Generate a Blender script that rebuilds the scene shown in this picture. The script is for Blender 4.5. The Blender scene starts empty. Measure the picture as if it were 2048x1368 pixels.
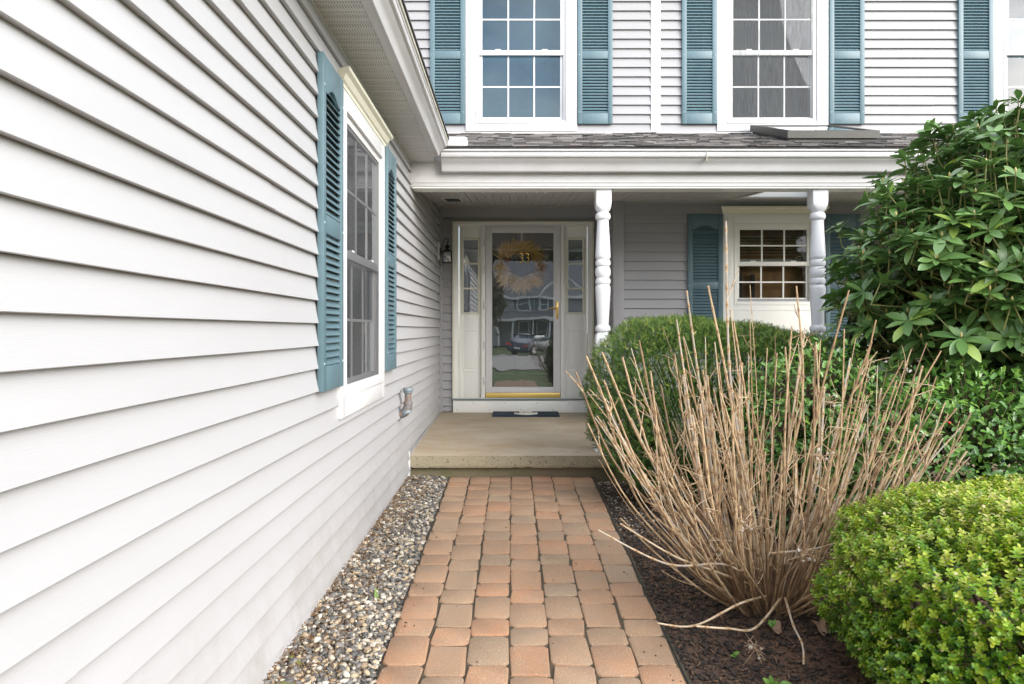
import bpy, bmesh, math, random
import numpy as np
from mathutils import Matrix, Vector
R = math.radians
random.seed(7); RNG = np.random.default_rng(7)
S = bpy.context.scene; COL = S.collection

# ------------------------------------------------------------------ camera
cd = bpy.data.cameras.new('camera'); cam = bpy.data.objects.new('camera', cd); COL.objects.link(cam)
cam.location = (0, 0, 1.25); cam.rotation_euler = (R(90), 0, 0)
cd.sensor_width = 36; cd.lens = 36 * 1430 / 2048
cd.shift_x = -1 / 2048; cd.shift_y = -24 / 2048
cd.clip_start = 0.05; cd.clip_end = 2000
S.camera = cam
S.render.resolution_x = 1024; S.render.resolution_y = 684
# ------------------------------------------------------------------ sky, sun, exposure
SUN_DIR = Vector((0.62, -0.62, 0.42)).normalized()
EL = math.asin(SUN_DIR.z); ROT = math.atan2(SUN_DIR.x, SUN_DIR.y)
w = bpy.data.worlds.new('World'); S.world = w; w.use_nodes = True
nt = w.node_tree; nt.nodes.clear()
def wn(t, **k):
    n = nt.nodes.new(t)
    for a, b in k.items(): setattr(n, a, b)
    return n
sky = wn('ShaderNodeTexSky', sky_type='NISHITA', sun_disc=False)
sky.sun_elevation = EL; sky.sun_rotation = ROT; sky.air_density = 1.0; sky.dust_density = 2.0
tc = wn('ShaderNodeTexCoord'); mp = wn('ShaderNodeMapping'); mp.inputs['Scale'].default_value = (1, 1, 2.0)
nz = wn('ShaderNodeTexNoise'); nz.inputs['Scale'].default_value = 3.0; nz.inputs['Detail'].default_value = 7; nz.inputs['Roughness'].default_value = .55
rp = wn('ShaderNodeValToRGB'); rp.color_ramp.elements[0].position = .40; rp.color_ramp.elements[1].position = .60
rp.color_ramp.elements[0].color = (.16, .16, .16, 1)
mx = wn('ShaderNodeMix', data_type='RGBA'); mx.inputs[7].default_value = (8.5, 8.75, 9.15, 1)
bg = wn('ShaderNodeBackground'); bg.inputs['Strength'].default_value = .10; wo = wn('ShaderNodeOutputWorld')
L = nt.links.new
L(tc.outputs['Generated'], mp.inputs['Vector']); L(mp.outputs[0], nz.inputs['Vector']); L(nz.outputs['Fac'], rp.inputs['Fac'])
L(rp.outputs['Color'], mx.inputs[0]); L(sky.outputs[0], mx.inputs[6]); L(mx.outputs[2], bg.inputs['Color']); L(bg.outputs[0], wo.inputs['Surface'])
sl = bpy.data.lights.new('sun', 'SUN'); sl.energy = 1.1; sl.angle = R(45); sl.color = (1.0, .992, .985)
so = bpy.data.objects.new('sun', sl); COL.objects.link(so); so.location = (4, -4, 12)
so.rotation_euler = (-SUN_DIR).to_track_quat('-Z', 'Y').to_euler()
S.view_settings.view_transform = 'Standard'; S.view_settings.look = 'None'; S.view_settings.gamma = 1
S.view_settings.exposure = 1.93; S.view_settings.use_curve_mapping = False
S.render.engine = 'CYCLES'
S.cycles.max_bounces = 10; S.cycles.transparent_max_bounces = 16

# ------------------------------------------------------------------ materials
def material(name, base, rough=.5, var=None, vscale=3.0, vstretch=(1, 1, 1), bump=0, bscale=40, bstretch=(1, 1, 1),
             objrand=None, spec=.5, metal=0, attr=None, translucent=0, dist=.01, speck=None, interp='LINEAR'):
    """base colour; var=(colour, amount) noise blend; objrand=(colour list) per-object ramp; attr=colour list driven by 'var'"""
    m = bpy.data.materials.new(name); m.use_nodes = True
    t = m.node_tree; N = t.nodes; p = N['Principled BSDF']; l = t.links.new
    p.inputs['Roughness'].default_value = rough; p.inputs['Metallic'].default_value = metal
    p.inputs['Specular IOR Level'].default_value = spec
    c = N.new('ShaderNodeTexCoord')
    def mapped(st):
        q = N.new('ShaderNodeMapping'); q.inputs['Scale'].default_value = st; l(c.outputs['Object'], q.inputs['Vector'])
        if objrand:
            oi = N.new('ShaderNodeObjectInfo'); mu = N.new('ShaderNodeMath'); mu.operation = 'MULTIPLY'; mu.inputs[1].default_value = 37
            l(oi.outputs['Random'], mu.inputs[0]); l(mu.outputs[0], q.inputs['Location'])
        return q.outputs[0]
    col = None
    def ramp(cols, src):
        r = N.new('ShaderNodeValToRGB'); e = r.color_ramp.elements
        n = len(cols)
        e[0].position = 0; e[0].color = (*cols[0], 1); e[1].position = 1; e[1].color = (*cols[-1], 1)
        for i in range(1, n - 1):
            k = e.new(i / (n - 1)); k.color = (*cols[i], 1)
        r.color_ramp.interpolation = interp
        l(src, r.inputs['Fac']); return r.outputs['Color']
    if objrand:
        oi = N.new('ShaderNodeObjectInfo'); col = ramp(objrand, oi.outputs['Random'])
    elif attr:
        a = N.new('ShaderNodeAttribute'); a.attribute_name = 'var'; col = ramp(attr, a.outputs['Fac'])
    if var:
        n = N.new('ShaderNodeTexNoise'); n.inputs['Scale'].default_value = vscale; n.inputs['Detail'].default_value = 8; n.inputs['Roughness'].default_value = .65
        l(mapped(vstretch), n.inputs['Vector'])
        r = N.new('ShaderNodeMapRange'); r.inputs[1].default_value = .35; r.inputs[2].default_value = .7; r.inputs[4].default_value = var[1]
        l(n.outputs['Fac'], r.inputs[0])
        x = N.new('ShaderNodeMix'); x.data_type = 'RGBA'; l(r.outputs[0], x.inputs[0])
        if col: l(col, x.inputs[6])
        else: x.inputs[6].default_value = (*base, 1)
        x.inputs[7].default_value = (*var[0], 1); col = x.outputs[2]
    if speck:   # (colour, scale, threshold)
        v = N.new('ShaderNodeTexNoise'); v.inputs['Scale'].default_value = speck[1]; v.inputs['Detail'].default_value = 2
        l(mapped((1, 1, 1)), v.inputs['Vector'])
        r = N.new('ShaderNodeMapRange'); r.inputs[1].default_value = speck[2]; r.inputs[2].default_value = speck[2] + .05; l(v.outputs['Fac'], r.inputs[0])
        x = N.new('ShaderNodeMix'); x.data_type = 'RGBA'; l(r.outputs[0], x.inputs[0])
        if col: l(col, x.inputs[6])
        else: x.inputs[6].default_value = (*base, 1)
        x.inputs[7].default_value = (*speck[0], 1); col = x.outputs[2]
    if col: l(col, p.inputs['Base Color'])
    else: p.inputs['Base Color'].default_value = (*base, 1)
    if bump:
        n = N.new('ShaderNodeTexNoise'); n.inputs['Scale'].default_value = bscale; n.inputs['Detail'].default_value = 6
        l(mapped(bstretch), n.inputs['Vector'])
        b = N.new('ShaderNodeBump'); b.inputs['Strength'].default_value = bump; b.inputs['Distance'].default_value = dist
        l(n.outputs['Fac'], b.inputs['Height']); l(b.outputs[0], p.inputs['Normal'])
    if translucent:
        tr = N.new('ShaderNodeBsdfTranslucent'); ms = N.new('ShaderNodeMixShader'); ms.inputs[0].default_value = translucent
        if col: l(col, tr.inputs['Color'])
        else: tr.inputs['Color'].default_value = (*base, 1)
        l(p.outputs[0], ms.inputs[1]); l(tr.outputs[0], ms.inputs[2]); l(ms.outputs[0], N['Material Output'].inputs['Surface'])
    return m

def add_splash(m, z0, z1, col, amt):
    """rain-splashed soil low on a wall: blotchy, thinning out upwards"""
    t = m.node_tree; N = t.nodes; l = t.links.new; p = N['Principled BSDF']; src = p.inputs['Base Color'].links[0].from_socket
    c = N.new('ShaderNodeTexCoord'); q = N.new('ShaderNodeSeparateXYZ'); l(c.outputs['Object'], q.inputs[0])
    r = N.new('ShaderNodeMapRange'); r.inputs[1].default_value = z1; r.inputs[2].default_value = z0; l(q.outputs[2], r.inputs[0])
    n = N.new('ShaderNodeTexNoise'); n.inputs['Scale'].default_value = 5; n.inputs['Detail'].default_value = 10; n.inputs['Roughness'].default_value = .75; l(c.outputs['Object'], n.inputs['Vector'])
    k = N.new('ShaderNodeMapRange'); k.inputs[1].default_value = .42; k.inputs[2].default_value = .75; k.inputs[4].default_value = amt; l(n.outputs['Fac'], k.inputs[0])
    mu = N.new('ShaderNodeMath'); mu.operation = 'MULTIPLY'; l(r.outputs[0], mu.inputs[0]); l(k.outputs[0], mu.inputs[1])
    x = N.new('ShaderNodeMix'); x.data_type = 'RGBA'; l(mu.outputs[0], x.inputs[0]); l(src, x.inputs[6]); x.inputs[7].default_value = (*col, 1); l(x.outputs[2], p.inputs['Base Color'])

def glass(name, tint=(.75, .8, .8), refl=.3, wave=0, wscale=3, rough=0.0, gcol=(.95, .97, 1)):
    m = bpy.data.materials.new(name); m.use_nodes = True
    t = m.node_tree; N = t.nodes; l = t.links.new; N.remove(N['Principled BSDF'])
    g = N.new('ShaderNodeBsdfGlossy'); g.inputs['Roughness'].default_value = rough; g.inputs['Color'].default_value = (*gcol, 1)
    tr = N.new('ShaderNodeBsdfTransparent'); tr.inputs['Color'].default_value = (*tint, 1)
    fr = N.new('ShaderNodeLayerWeight'); fr.inputs['Blend'].default_value = .25
    r = N.new('ShaderNodeMapRange'); r.inputs[3].default_value = refl; r.inputs[4].default_value = 1.0
    l(fr.outputs['Fresnel'], r.inputs[0])
    ms = N.new('ShaderNodeMixShader'); l(r.outputs[0], ms.inputs[0]); l(tr.outputs[0], ms.inputs[1]); l(g.outputs[0], ms.inputs[2])
    if wave:
        c = N.new('ShaderNodeTexCoord'); n = N.new('ShaderNodeTexNoise'); n.inputs['Scale'].default_value = wscale; n.inputs['Detail'].default_value = 1
        b = N.new('ShaderNodeBump'); b.inputs['Strength'].default_value = 1; b.inputs['Distance'].default_value = wave
        l(c.outputs['Object'], n.inputs['Vector']); l(n.outputs['Fac'], b.inputs['Height']); l(b.outputs[0], g.inputs['Normal'])
    l(ms.outputs[0], N['Material Output'].inputs['Surface'])
    return m

def mesh_screen(name, col, cover, streak=False):
    m = bpy.data.materials.new(name); m.use_nodes = True
    t = m.node_tree; N = t.nodes; l = t.links.new; p = N['Principled BSDF']
    p.inputs['Base Color'].default_value = (*col, 1); p.inputs['Roughness'].default_value = .6
    tr = N.new('ShaderNodeBsdfTransparent'); ms = N.new('ShaderNodeMixShader'); ms.inputs[0].default_value = cover
    if streak:
        c = N.new('ShaderNodeTexCoord'); q = N.new('ShaderNodeMapping'); q.inputs['Scale'].default_value = (90, 90, 7)
        n = N.new('ShaderNodeTexNoise'); n.inputs['Scale'].default_value = 1; n.inputs['Detail'].default_value = 4
        r = N.new('ShaderNodeMapRange'); r.inputs[1].default_value = .35; r.inputs[2].default_value = .7; r.inputs[3].default_value = cover * .45; r.inputs[4].default_value = min(1, cover * 1.5)
        l(c.outputs['Object'], q.inputs['Vector']); l(q.outputs[0], n.inputs['Vector']); l(n.outputs['Fac'], r.inputs[0]); l(r.outputs[0], ms.inputs[0])
    l(tr.outputs[0], ms.inputs[1]); l(p.outputs[0], ms.inputs[2]); l(ms.outputs[0], N['Material Output'].inputs['Surface'])
    return m

def perforated(name, base):
    """vinyl soffit with rows of small punched holes"""
    m = bpy.data.materials.new(name); m.use_nodes = True
    t = m.node_tree; N = t.nodes; l = t.links.new; p = N['Principled BSDF']; p.inputs['Roughness'].default_value = .5
    c = N.new('ShaderNodeTexCoord'); s = N.new('ShaderNodeSeparateXYZ'); l(c.outputs['Object'], s.inputs[0])
    def mth(op, a, b=None):
        q = N.new('ShaderNodeMath'); q.operation = op
        for i, v in enumerate((a, b)):
            if v is None: continue
            if isinstance(v, (int, float)): q.inputs[i].default_value = v
            else: l(v, q.inputs[i])
        return q.outputs[0]
    fx = mth('SUBTRACT', mth('FRACT', mth('MULTIPLY', s.outputs[0], 1 / .0125)), .5)
    fy = mth('SUBTRACT', mth('FRACT', mth('MULTIPLY', s.outputs[1], 1 / .0125)), .5)
    dd = mth('SQRT', mth('ADD', mth('MULTIPLY', fx, fx), mth('MULTIPLY', fy, fy)))
    hole = mth('LESS_THAN', dd, .27)
    band = mth('FRACT', mth('MULTIPLY', s.outputs[1], 1 / .1))
    hole = mth('MULTIPLY', hole, mth('GREATER_THAN', band, .3))
    x = N.new('ShaderNodeMix'); x.data_type = 'RGBA'; x.inputs[6].default_value = (*base, 1); x.inputs[7].default_value = (.05, .05, .05, 1)
    l(hole, x.inputs[0]); l(x.outputs[2], p.inputs['Base Color'])
    return m

MT = {}
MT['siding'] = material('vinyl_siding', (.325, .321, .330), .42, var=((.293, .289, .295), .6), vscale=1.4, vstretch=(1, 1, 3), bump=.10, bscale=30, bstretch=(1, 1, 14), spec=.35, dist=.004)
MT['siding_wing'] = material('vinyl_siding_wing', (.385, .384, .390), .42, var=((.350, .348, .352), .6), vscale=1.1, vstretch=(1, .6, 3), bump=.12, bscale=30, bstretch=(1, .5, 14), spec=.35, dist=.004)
add_splash(MT['siding_wing'], 0, .55, (.24, .22, .19), .8)
MT['white'] = material('white_trim', (.62, .62, .625), .4, var=((.54, .54, .53), .45), vscale=4)
MT['white_post'] = material('white_post_paint', (.66, .665, .68), .35, var=((.60, .60, .605), .45), vscale=5)
MT['cream'] = material('cream_aluminium_trim', (.68, .665, .54), .45, var=((.60, .58, .45), .5), vscale=6)
MT['door'] = material('door_paint', (.79, .79, .755), .4, var=((.74, .74, .68), .5), vscale=3)
MT['gutter'] = material('gutter_enamel', (.56, .555, .56), .3, var=((.44, .43, .41), .55), vscale=3, vstretch=(1, 1, 2))
MT['gutter_olive'] = material('gutter_underside', (.42, .41, .32), .5, var=((.52, .52, .48), .6), vscale=6)  # olive tone for the drip edge and gutter seams
MT['soffit'] = perforated('perforated_soffit', (.64, .635, .625))
MT['ceiling'] = material('beadboard_vinyl', (.43, .42, .405), .5, var=((.39, .375, .355), .5), vscale=2)
MT['shutter'] = material('shutter_blue', (.082, .142, .168), .45, var=((.108, .174, .200), .8), vscale=5, vstretch=(1, 1, .5), bump=.18, bscale=60, bstretch=(1, 1, .15), dist=.003)
MT['louver'] = MT['shutter']
MT['screw'] = material('screw_cap', (.30, .40, .43), .35)
MT['pane_sky'] = glass('window_pane_sky_tint', (.5, .6, .66), .10, wave=.0005, wscale=2.5, gcol=(.60, .76, .82))  # mirror colour tinted blue to imitate a bluer sky in the reflection
MT['pane_dim'] = glass('window_pane_dim', (.7, .72, .7), .022, wave=.0006, wscale=2.5)
MT['pane_storm'] = glass('storm_door_glass', (.96, .97, .96), .18, wave=.0007, wscale=3.4)
MT['lantern_glass'] = glass('lantern_glass', (.9, .9, .88), .15)
MT['sky_glass'] = glass('skylight_glass', (.85, .88, .88), .12)
MT['screen'] = mesh_screen('insect_screen', (.045, .048, .052), .60)
MT['screen_silver'] = mesh_screen('insect_screen_silver', (.075, .08, .083), .26, streak=True)
MT['interior'] = material('interior_dark', (.035, .042, .045), .8, var=((.075, .08, .08), .6), vscale=2)
MT['sky_backing'] = material('painted_sky_reflection', (.04, .08, .12), .8, var=((.13, .18, .19), .8), vscale=1.6)  # blue blotches behind the upstairs panes, painted to stand in for reflected sky
MT['interior_brown'] = material('interior_wood', (.36, .19, .065), .6, var=((.09, .05, .025), .85), vscale=2.5, vstretch=(2, 1, 1))
MT['blind'] = material('blind_slats', (.45, .46, .40), .5)
MT['brass'] = material('brass', (.72, .48, .14), .28, metal=.9, var=((.42, .24, .08), .5), vscale=20)
MT['gold'] = material('gold_sill', (.78, .56, .16), .35, metal=.55)
MT['goldnum'] = material('gold_number', (.80, .55, .16), .25, metal=.85)
MT['entry'] = material('entry_door_dark', (.014, .020, .020), .35)
MT['concrete'] = material('concrete_slab', (.30, .235, .155), .85, var=((.43, .385, .31), .8), vscale=1.5, vstretch=(1, 1.5, 1), bump=.25, bscale=120, dist=.004, speck=((.31, .22, .14), 7, .68))
MT['aggregate'] = material('exposed_aggregate', (.33, .285, .19), .9, var=((.25, .215, .15), .8), vscale=6, bump=.7, bscale=90, dist=.01, speck=((.10, .09, .075), 55, .64))
MT['riser'] = material('mossy_riser', (.22, .18, .12), .9, var=((.13, .13, .06), .8), vscale=4, bump=.5, bscale=80)
PAV = [tuple(c * k for c, k in zip(q, (.79, .695, .615))) for q in [(.43, .275, .175), (.47, .275, .165), (.385, .285, .20), (.45, .27, .165), (.355, .28, .20), (.49, .285, .17), (.41, .29, .195), (.44, .28, .18), (.37, .285, .205), (.46, .28, .17)]]
MT['paver'] = material('tumbled_paver', PAV[0], .9, var=((.25, .195, .138), .6), vscale=7, bump=.9, bscale=170, dist=.006, objrand=PAV, speck=((.46, .36, .26), 190, .62))
MT['joint'] = material('joint_sand', (.075, .055, .036), .95, var=((.036, .036, .018), .9), vscale=14, bump=.6, bscale=120)
MT['gravel_bed'] = material('gravel_bed_soil', (.14, .11, .085), .95, var=((.22, .20, .17), .8), vscale=60, bump=.8, bscale=70)
STONES = [tuple(c * k for c, k in zip(q, (.82, .78, .70))) for q in [(.07, .076, .085), (.40, .37, .32), (.15, .155, .165), (.50, .47, .42), (.09, .095, .10), (.28, .21, .145), (.32, .31, .29), (.11, .115, .125), (.46, .38, .27), (.62, .60, .56), (.19, .19, .2), (.06, .063, .07), (.36, .28, .19), (.25, .19, .13)]]
MT['stone'] = material('gravel_stone', STONES[0], .75, attr=STONES, var=((.22, .19, .16), .35), vscale=80, interp='CONSTANT')
MT['soil'] = material('mulch_soil', (.064, .043, .031), .95, var=((.14, .072, .042), .95), vscale=1.4, bump=1, bscale=45, dist=.03)
MT['chip'] = material('mulch_chip', (.05, .04, .03), .9, attr=[(.022, .018, .015), (.072, .047, .032), (.038, .029, .023), (.125, .070, .042), (.062, .045, .033), (.095, .056, .034), (.030, .024, .020), (.30, .21, .135)], interp='CONSTANT')
MT['litter'] = material('brown_litter', (.15, .09, .05), .9, attr=[(.06, .035, .018), (.16, .085, .035), (.22, .13, .06), (.10, .06, .03)])
MT['edging'] = material('black_edging', (.018, .018, .018), .55)
MT['stem'] = material('dry_stem', (.42, .29, .17), .7, attr=[(.085, .050, .028), (.31, .195, .10), (.47, .34, .195), (.38, .265, .155), (.55, .44, .30), (.36, .325, .28)], var=((.20, .13, .078), .5), vscale=16, vstretch=(1, 1, .35))
MT['oldwood'] = material('shrub_crown_wood', (.20, .12, .065), .85, var=((.10, .06, .035), .8), vscale=25, bump=.6, bscale=60)
MT['petal'] = material('bleached_petal', (.50, .46, .40), .7, translucent=.3)
MT['dryhead'] = material('dry_flower_spray', (.36, .25, .16), .8)
MT['deadleaf'] = material('dead_leaf', (.26, .16, .10), .75, var=((.36, .25, .17), .7), vscale=30)
MT['sprout'] = material('fresh_sprout', (.13, .27, .04), .5, translucent=.3, var=((.20, .36, .07), .7), vscale=30)
MT['rhodo'] = material('rhododendron_leaf', (.05, .1, .03), .40, attr=[(.062, .135, .034), (.090, .185, .045), (.125, .230, .056), (.088, .178, .050), (.165, .275, .06), (.28, .37, .05)], spec=.7, translucent=.12)
MT['rhodo_bark'] = material('rhododendron_twig', (.20, .22, .06), .7, var=((.16, .11, .06), .8), vscale=6)
MT['bud'] = material('rhododendron_bud', (.42, .33, .12), .6)
MT['yew'] = material('yew_needle', (.05, .1, .02), .55, attr=[(.026, .066, .014), (.046, .104, .018), (.076, .145, .026), (.13, .20, .036), (.29, .32, .065)], translucent=.15, spec=.25)
MT['yew_bark'] = material('yew_wood', (.10, .06, .035), .85, var=((.05, .03, .02), .8), vscale=12)
MT['holly'] = material('holly_leaf', (.05, .12, .03), .28, attr=[(.030, .090, .018), (.058, .150, .026), (.092, .205, .034), (.135, .265, .042), (.20, .33, .055)], spec=.5, translucent=.12)
MT['box'] = material('boxwood_leaf', (.1, .2, .02), .38, attr=[(.028, .090, .007), (.070, .178, .010), (.138, .278, .012), (.228, .355, .015), (.34, .40, .026), (.40, .40, .09), (.50, .44, .25)], translucent=.22)
MT['box_twig'] = material('boxwood_twig', (.20, .16, .07), .8)
MT['berry'] = material('holly_berry', (.45, .02, .015), .3)
MT['pipe'] = material('galvanised_rust', (.13, .16, .175), .6, metal=.1, var=((.24, .095, .028), 1.0), vscale=13, bump=.3, bscale=70)
MT['pipe_grey'] = material('galvanised_grey', (.16, .20, .225), .55, metal=.15, var=((.17, .19, .2), .6), vscale=25)
MT['iron'] = material('black_iron', (.012, .012, .013), .4)
MT['plate'] = material('lamp_block', (.55, .53, .52), .5)
MT['bulb'] = material('lamp_bulb', (.75, .68, .52), .3)
MT['mat'] = material('navy_mat', (.012, .028, .045), .95, var=((.022, .042, .06), .8), vscale=60, bump=.8, bscale=200)
MT['rope'] = material('anchor_white', (.62, .60, .54), .9, bump=.5, bscale=200)
MT['shingle'] = material('asphalt_shingle', (.12, .11, .11), .95, attr=[(.034, .032, .031), (.070, .066, .063), (.105, .099, .094), (.075, .066, .061), (.16, .15, .143), (.05, .048, .045)], interp='CONSTANT', bump=.8, bscale=200, dist=.003)
MT['roofdeck'] = material('roof_deck', (.07, .065, .065), .95, bump=.5, bscale=120)
MT['skylight'] = material('skylight_bronze', (.018, .017, .012), .45, var=((.032, .031, .02), .8), vscale=12)
MT['wall'] = material('wall_sheathing', (.30, .29, .28), .8)
MT['straw'] = material('dried_grass', (.4, .26, .1), .8, attr=[(.20, .085, .03), (.42, .20, .06), (.34, .30, .07), (.58, .37, .14), (.62, .43, .22), (.80, .66, .48)], translucent=.15)
MT['lawn'] = material('lawn_grass', (.07, .12, .03), .95, var=((.11, .13, .045), .9), vscale=1.2, bump=1, bscale=60, dist=.05)
MT['drive'] = material('driveway_concrete', (.33, .31, .285), .9, var=((.26, .245, .22), .7), vscale=.6)
MT['carpaint'] = material('sedan_paint', (.045, .055, .07), .25, metal=.4)
MT['carglass'] = material('sedan_glass', (.10, .13, .15), .08, spec=.8)
MT['tyre'] = material('tyre_rubber', (.015, .015, .015), .8)
MT['rim'] = material('alloy_rim', (.5, .5, .52), .3, metal=.8)
MT['tail'] = material('tail_lamp', (.5, .02, .02), .25)
MT['roof2'] = material('neighbour_roof', (.13, .13, .135), .95, var=((.18, .18, .18), .8), vscale=3)
MT['bark'] = material('tree_bark', (.11, .085, .06), .9, bump=.8, bscale=20)
MT['treeleaf'] = material('tree_leaf', (.06, .1, .03), .6, attr=[(.06, .075, .03), (.09, .10, .045), (.14, .12, .07), (.17, .14, .09)], translucent=.2)
MT['redbrick'] = material('chimney_brick', (.25, .10, .07), .9, var=((.18, .07, .05), .7), vscale=8)
MT['moss'] = material('moss', (.12, .13, .03), .95, var=((.20, .17, .05), .8), vscale=30, bump=1, bscale=90)

# ------------------------------------------------------------------ object helpers
WM = {}                                       # world matrix of everything made so far
def register(o, parent):
    COL.objects.link(o)
    if parent is not None:
        o.parent = parent; o.matrix_parent_inverse = WM[parent.name].inverted()
    WM[o.name] = o.matrix_basis.copy()
    return o
def tag(o, label=None, cat=None, group=None, kind=None):
    if label: o['label'] = label
    if cat: o['category'] = cat
    if group: o['group'] = group
    if kind: o['kind'] = kind
    return o
def empty(name, loc=(0, 0, 0)):
    o = bpy.data.objects.new(name, None); o.location = loc; o.empty_display_size = .1
    o.matrix_basis = Matrix.Translation(loc)
    return register(o, None)
def from_mesh(name, me, mat, parent, matrix=None):
    o = bpy.data.objects.new(name, me)
    if mat is not None and len(me.materials) == 0: me.materials.append(mat)
    if matrix is not None: o.matrix_basis = matrix
    return register(o, parent)

def main_map(Yw): return lambda u, d, z: (u, Yw - d, z)         # wall facing the camera
def wing_map(Xw): return lambda u, d, z: (Xw + d, u, z)         # wall facing right
def ret_map(Xw): return lambda u, d, z: (Xw - d, u, z)          # wall facing left
IDN = lambda u, d, z: (u, d, z)

class MB:
    def __init__(s, T=IDN): s.v = []; s.f = []; s.T = T
    def add(s, vs, fs):
        n = len(s.v); s.v += [s.T(*p) for p in vs]; s.f += [tuple(n + i for i in f) for f in fs]; return s
    def box(s, a0, a1, b0, b1, c0, c1):
        return s.add([(a0, b0, c0), (a1, b0, c0), (a1, b1, c0), (a0, b1, c0), (a0, b0, c1), (a1, b0, c1), (a1, b1, c1), (a0, b1, c1)],
                     [(0, 3, 2, 1), (4, 5, 6, 7), (0, 1, 5, 4), (1, 2, 6, 5), (2, 3, 7, 6), (3, 0, 4, 7)])
    def ring(s, a0, a1, c0, c1, w, b0, b1, wb=None, wt=None):    # picture-frame of four boxes in the (a, c) plane
        wb = w if wb is None else wb; wt = w if wt is None else wt
        s.box(a0, a0 + w, b0, b1, c0, c1); s.box(a1 - w, a1, b0, b1, c0, c1)
        s.box(a0 + w, a1 - w, b0, b1, c0, c0 + wb); s.box(a0 + w, a1 - w, b0, b1, c1 - wt, c1); return s
    def extrude(s, prof, axis, c0, c1):       # closed profile, swept along an axis (0, 1 or 2)
        n = len(prof); vs = []
        for c in (c0, c1):
            for a, b in prof:
                vs.append((c, a, b) if axis == 0 else (a, c, b) if axis == 1 else (a, b, c))
        fs = [(i, (i + 1) % n, n + (i + 1) % n, n + i) for i in range(n)] + [tuple(range(n - 1, -1, -1)), tuple(range(n, 2 * n))]
        return s.add(vs, fs)
    def lathe(s, prof, cx, cy, n=24, cap=True):
        vs = []; fs = []; k = len(prof)
        for r, z in prof:
            for i in range(n):
                a = 2 * math.pi * i / n; vs.append((cx + r * math.cos(a), cy + r * math.sin(a), z))
        for j in range(k - 1):
            for i in range(n): fs.append((j * n + i, j * n + (i + 1) % n, (j + 1) * n + (i + 1) % n, (j + 1) * n + i))
        if cap: fs += [tuple(range(n - 1, -1, -1)), tuple(range((k - 1) * n, k * n))]
        return s.add(vs, fs)
    def tube(s, pts, rad, n=6, cap=True):
        pts = [Vector(p) for p in pts]; k = len(pts)
        if not hasattr(rad, '__len__'): rad = [rad] * k
        vs = []; fs = []; ref = Vector((.31, .87, .38))
        for j in range(k):
            t = (pts[min(j + 1, k - 1)] - pts[max(j - 1, 0)]).normalized()
            x = t.cross(ref)
            if x.length < .05: x = t.cross(Vector((1, 0, 0)))
            x.normalize(); y = t.cross(x); ref = x.cross(t) if False else ref
            for i in range(n):
                a = 2 * math.pi * i / n; vs.append(tuple(pts[j] + rad[j] * (math.cos(a) * x + math.sin(a) * y)))
        for j in range(k - 1):
            for i in range(n): fs.append((j * n + i, j * n + (i + 1) % n, (j + 1) * n + (i + 1) % n, (j + 1) * n + i))
        if cap: fs += [tuple(range(n - 1, -1, -1)), tuple(range((k - 1) * n, k * n))]
        return s.add(vs, fs)
    def mesh(s, name, smooth=False, bevel=0):
        me = bpy.data.meshes.new(name); me.from_pydata(s.v, [], s.f)
        bm = bmesh.new(); bm.from_mesh(me); bmesh.ops.recalc_face_normals(bm, faces=bm.faces)
        if bevel: bmesh.ops.bevel(bm, geom=[e for e in bm.edges if e.calc_face_angle(0) > .6], offset=bevel, segments=2, affect='EDGES', profile=.5, clamp_overlap=True)
        bm.to_mesh(me); bm.free()
        if smooth:
            me.polygons.foreach_set('use_smooth', [True] * len(me.polygons)); me.set_sharp_from_angle(angle=R(38))
        return me
    def build(s, name, mat, parent=None, smooth=False, bevel=0):
        return from_mesh(name, s.mesh(name, smooth or bevel > 0, bevel), mat, parent)

def np_mesh(name, V, F, var=None, smooth=False):
    """V (n,3), F (m,k) constant-size faces, var (n,) per-vertex value for the material"""
    me = bpy.data.meshes.new(name); V = np.asarray(V, np.float32); F = np.asarray(F, np.int32); m, k = F.shape
    me.vertices.add(len(V)); me.vertices.foreach_set('co', V.ravel())
    me.loops.add(m * k); me.loops.foreach_set('vertex_index', F.ravel())
    me.polygons.add(m); me.polygons.foreach_set('loop_start', np.arange(0, m * k, k, dtype=np.int32))
    if smooth: me.polygons.foreach_set('use_smooth', np.ones(m, bool))
    me.update(calc_edges=True)
    if var is not None:
        a = me.attributes.new('var', 'FLOAT', 'POINT'); a.data.foreach_set('value', np.asarray(var, np.float32))
    return me
def nrm(a): return a / np.maximum(np.linalg.norm(a, axis=-1, keepdims=True), 1e-9)
def frames(d, up):
    y = nrm(d); x = np.cross(y, up); x = nrm(x); z = np.cross(x, y); return np.stack([x, y, z], axis=-1)   # columns
def scatter(tv, tf, pos, rot, scale, var=None):
    tv = np.asarray(tv); tf = np.asarray(tf); m = len(pos); k = len(tv)
    sc = np.asarray(scale); sc = sc[:, None, None] if sc.ndim == 1 else sc[:, None, :]
    V = np.einsum('mij,mkj->mki', rot, tv[None] * sc) + pos[:, None, :]
    F = (tf[None] + (np.arange(m) * k)[:, None, None]).reshape(-1, tf.shape[1])
    return V.reshape(-1, 3), F, (None if var is None else np.repeat(var, k))
def rand_dirs(n): return nrm(RNG.normal(size=(n, 3)))

# ------------------------------------------------------------------ levels of the site
def walkz(y):
    if y >= -1: return -.035 * (6.12 - y)
    return max(-.42, -.249 + .025 * (y + 1))
XW = -.887; YH = 7.73; YD = 8.61; FT = .1016
WX0, WX1 = -.533, .677

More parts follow.
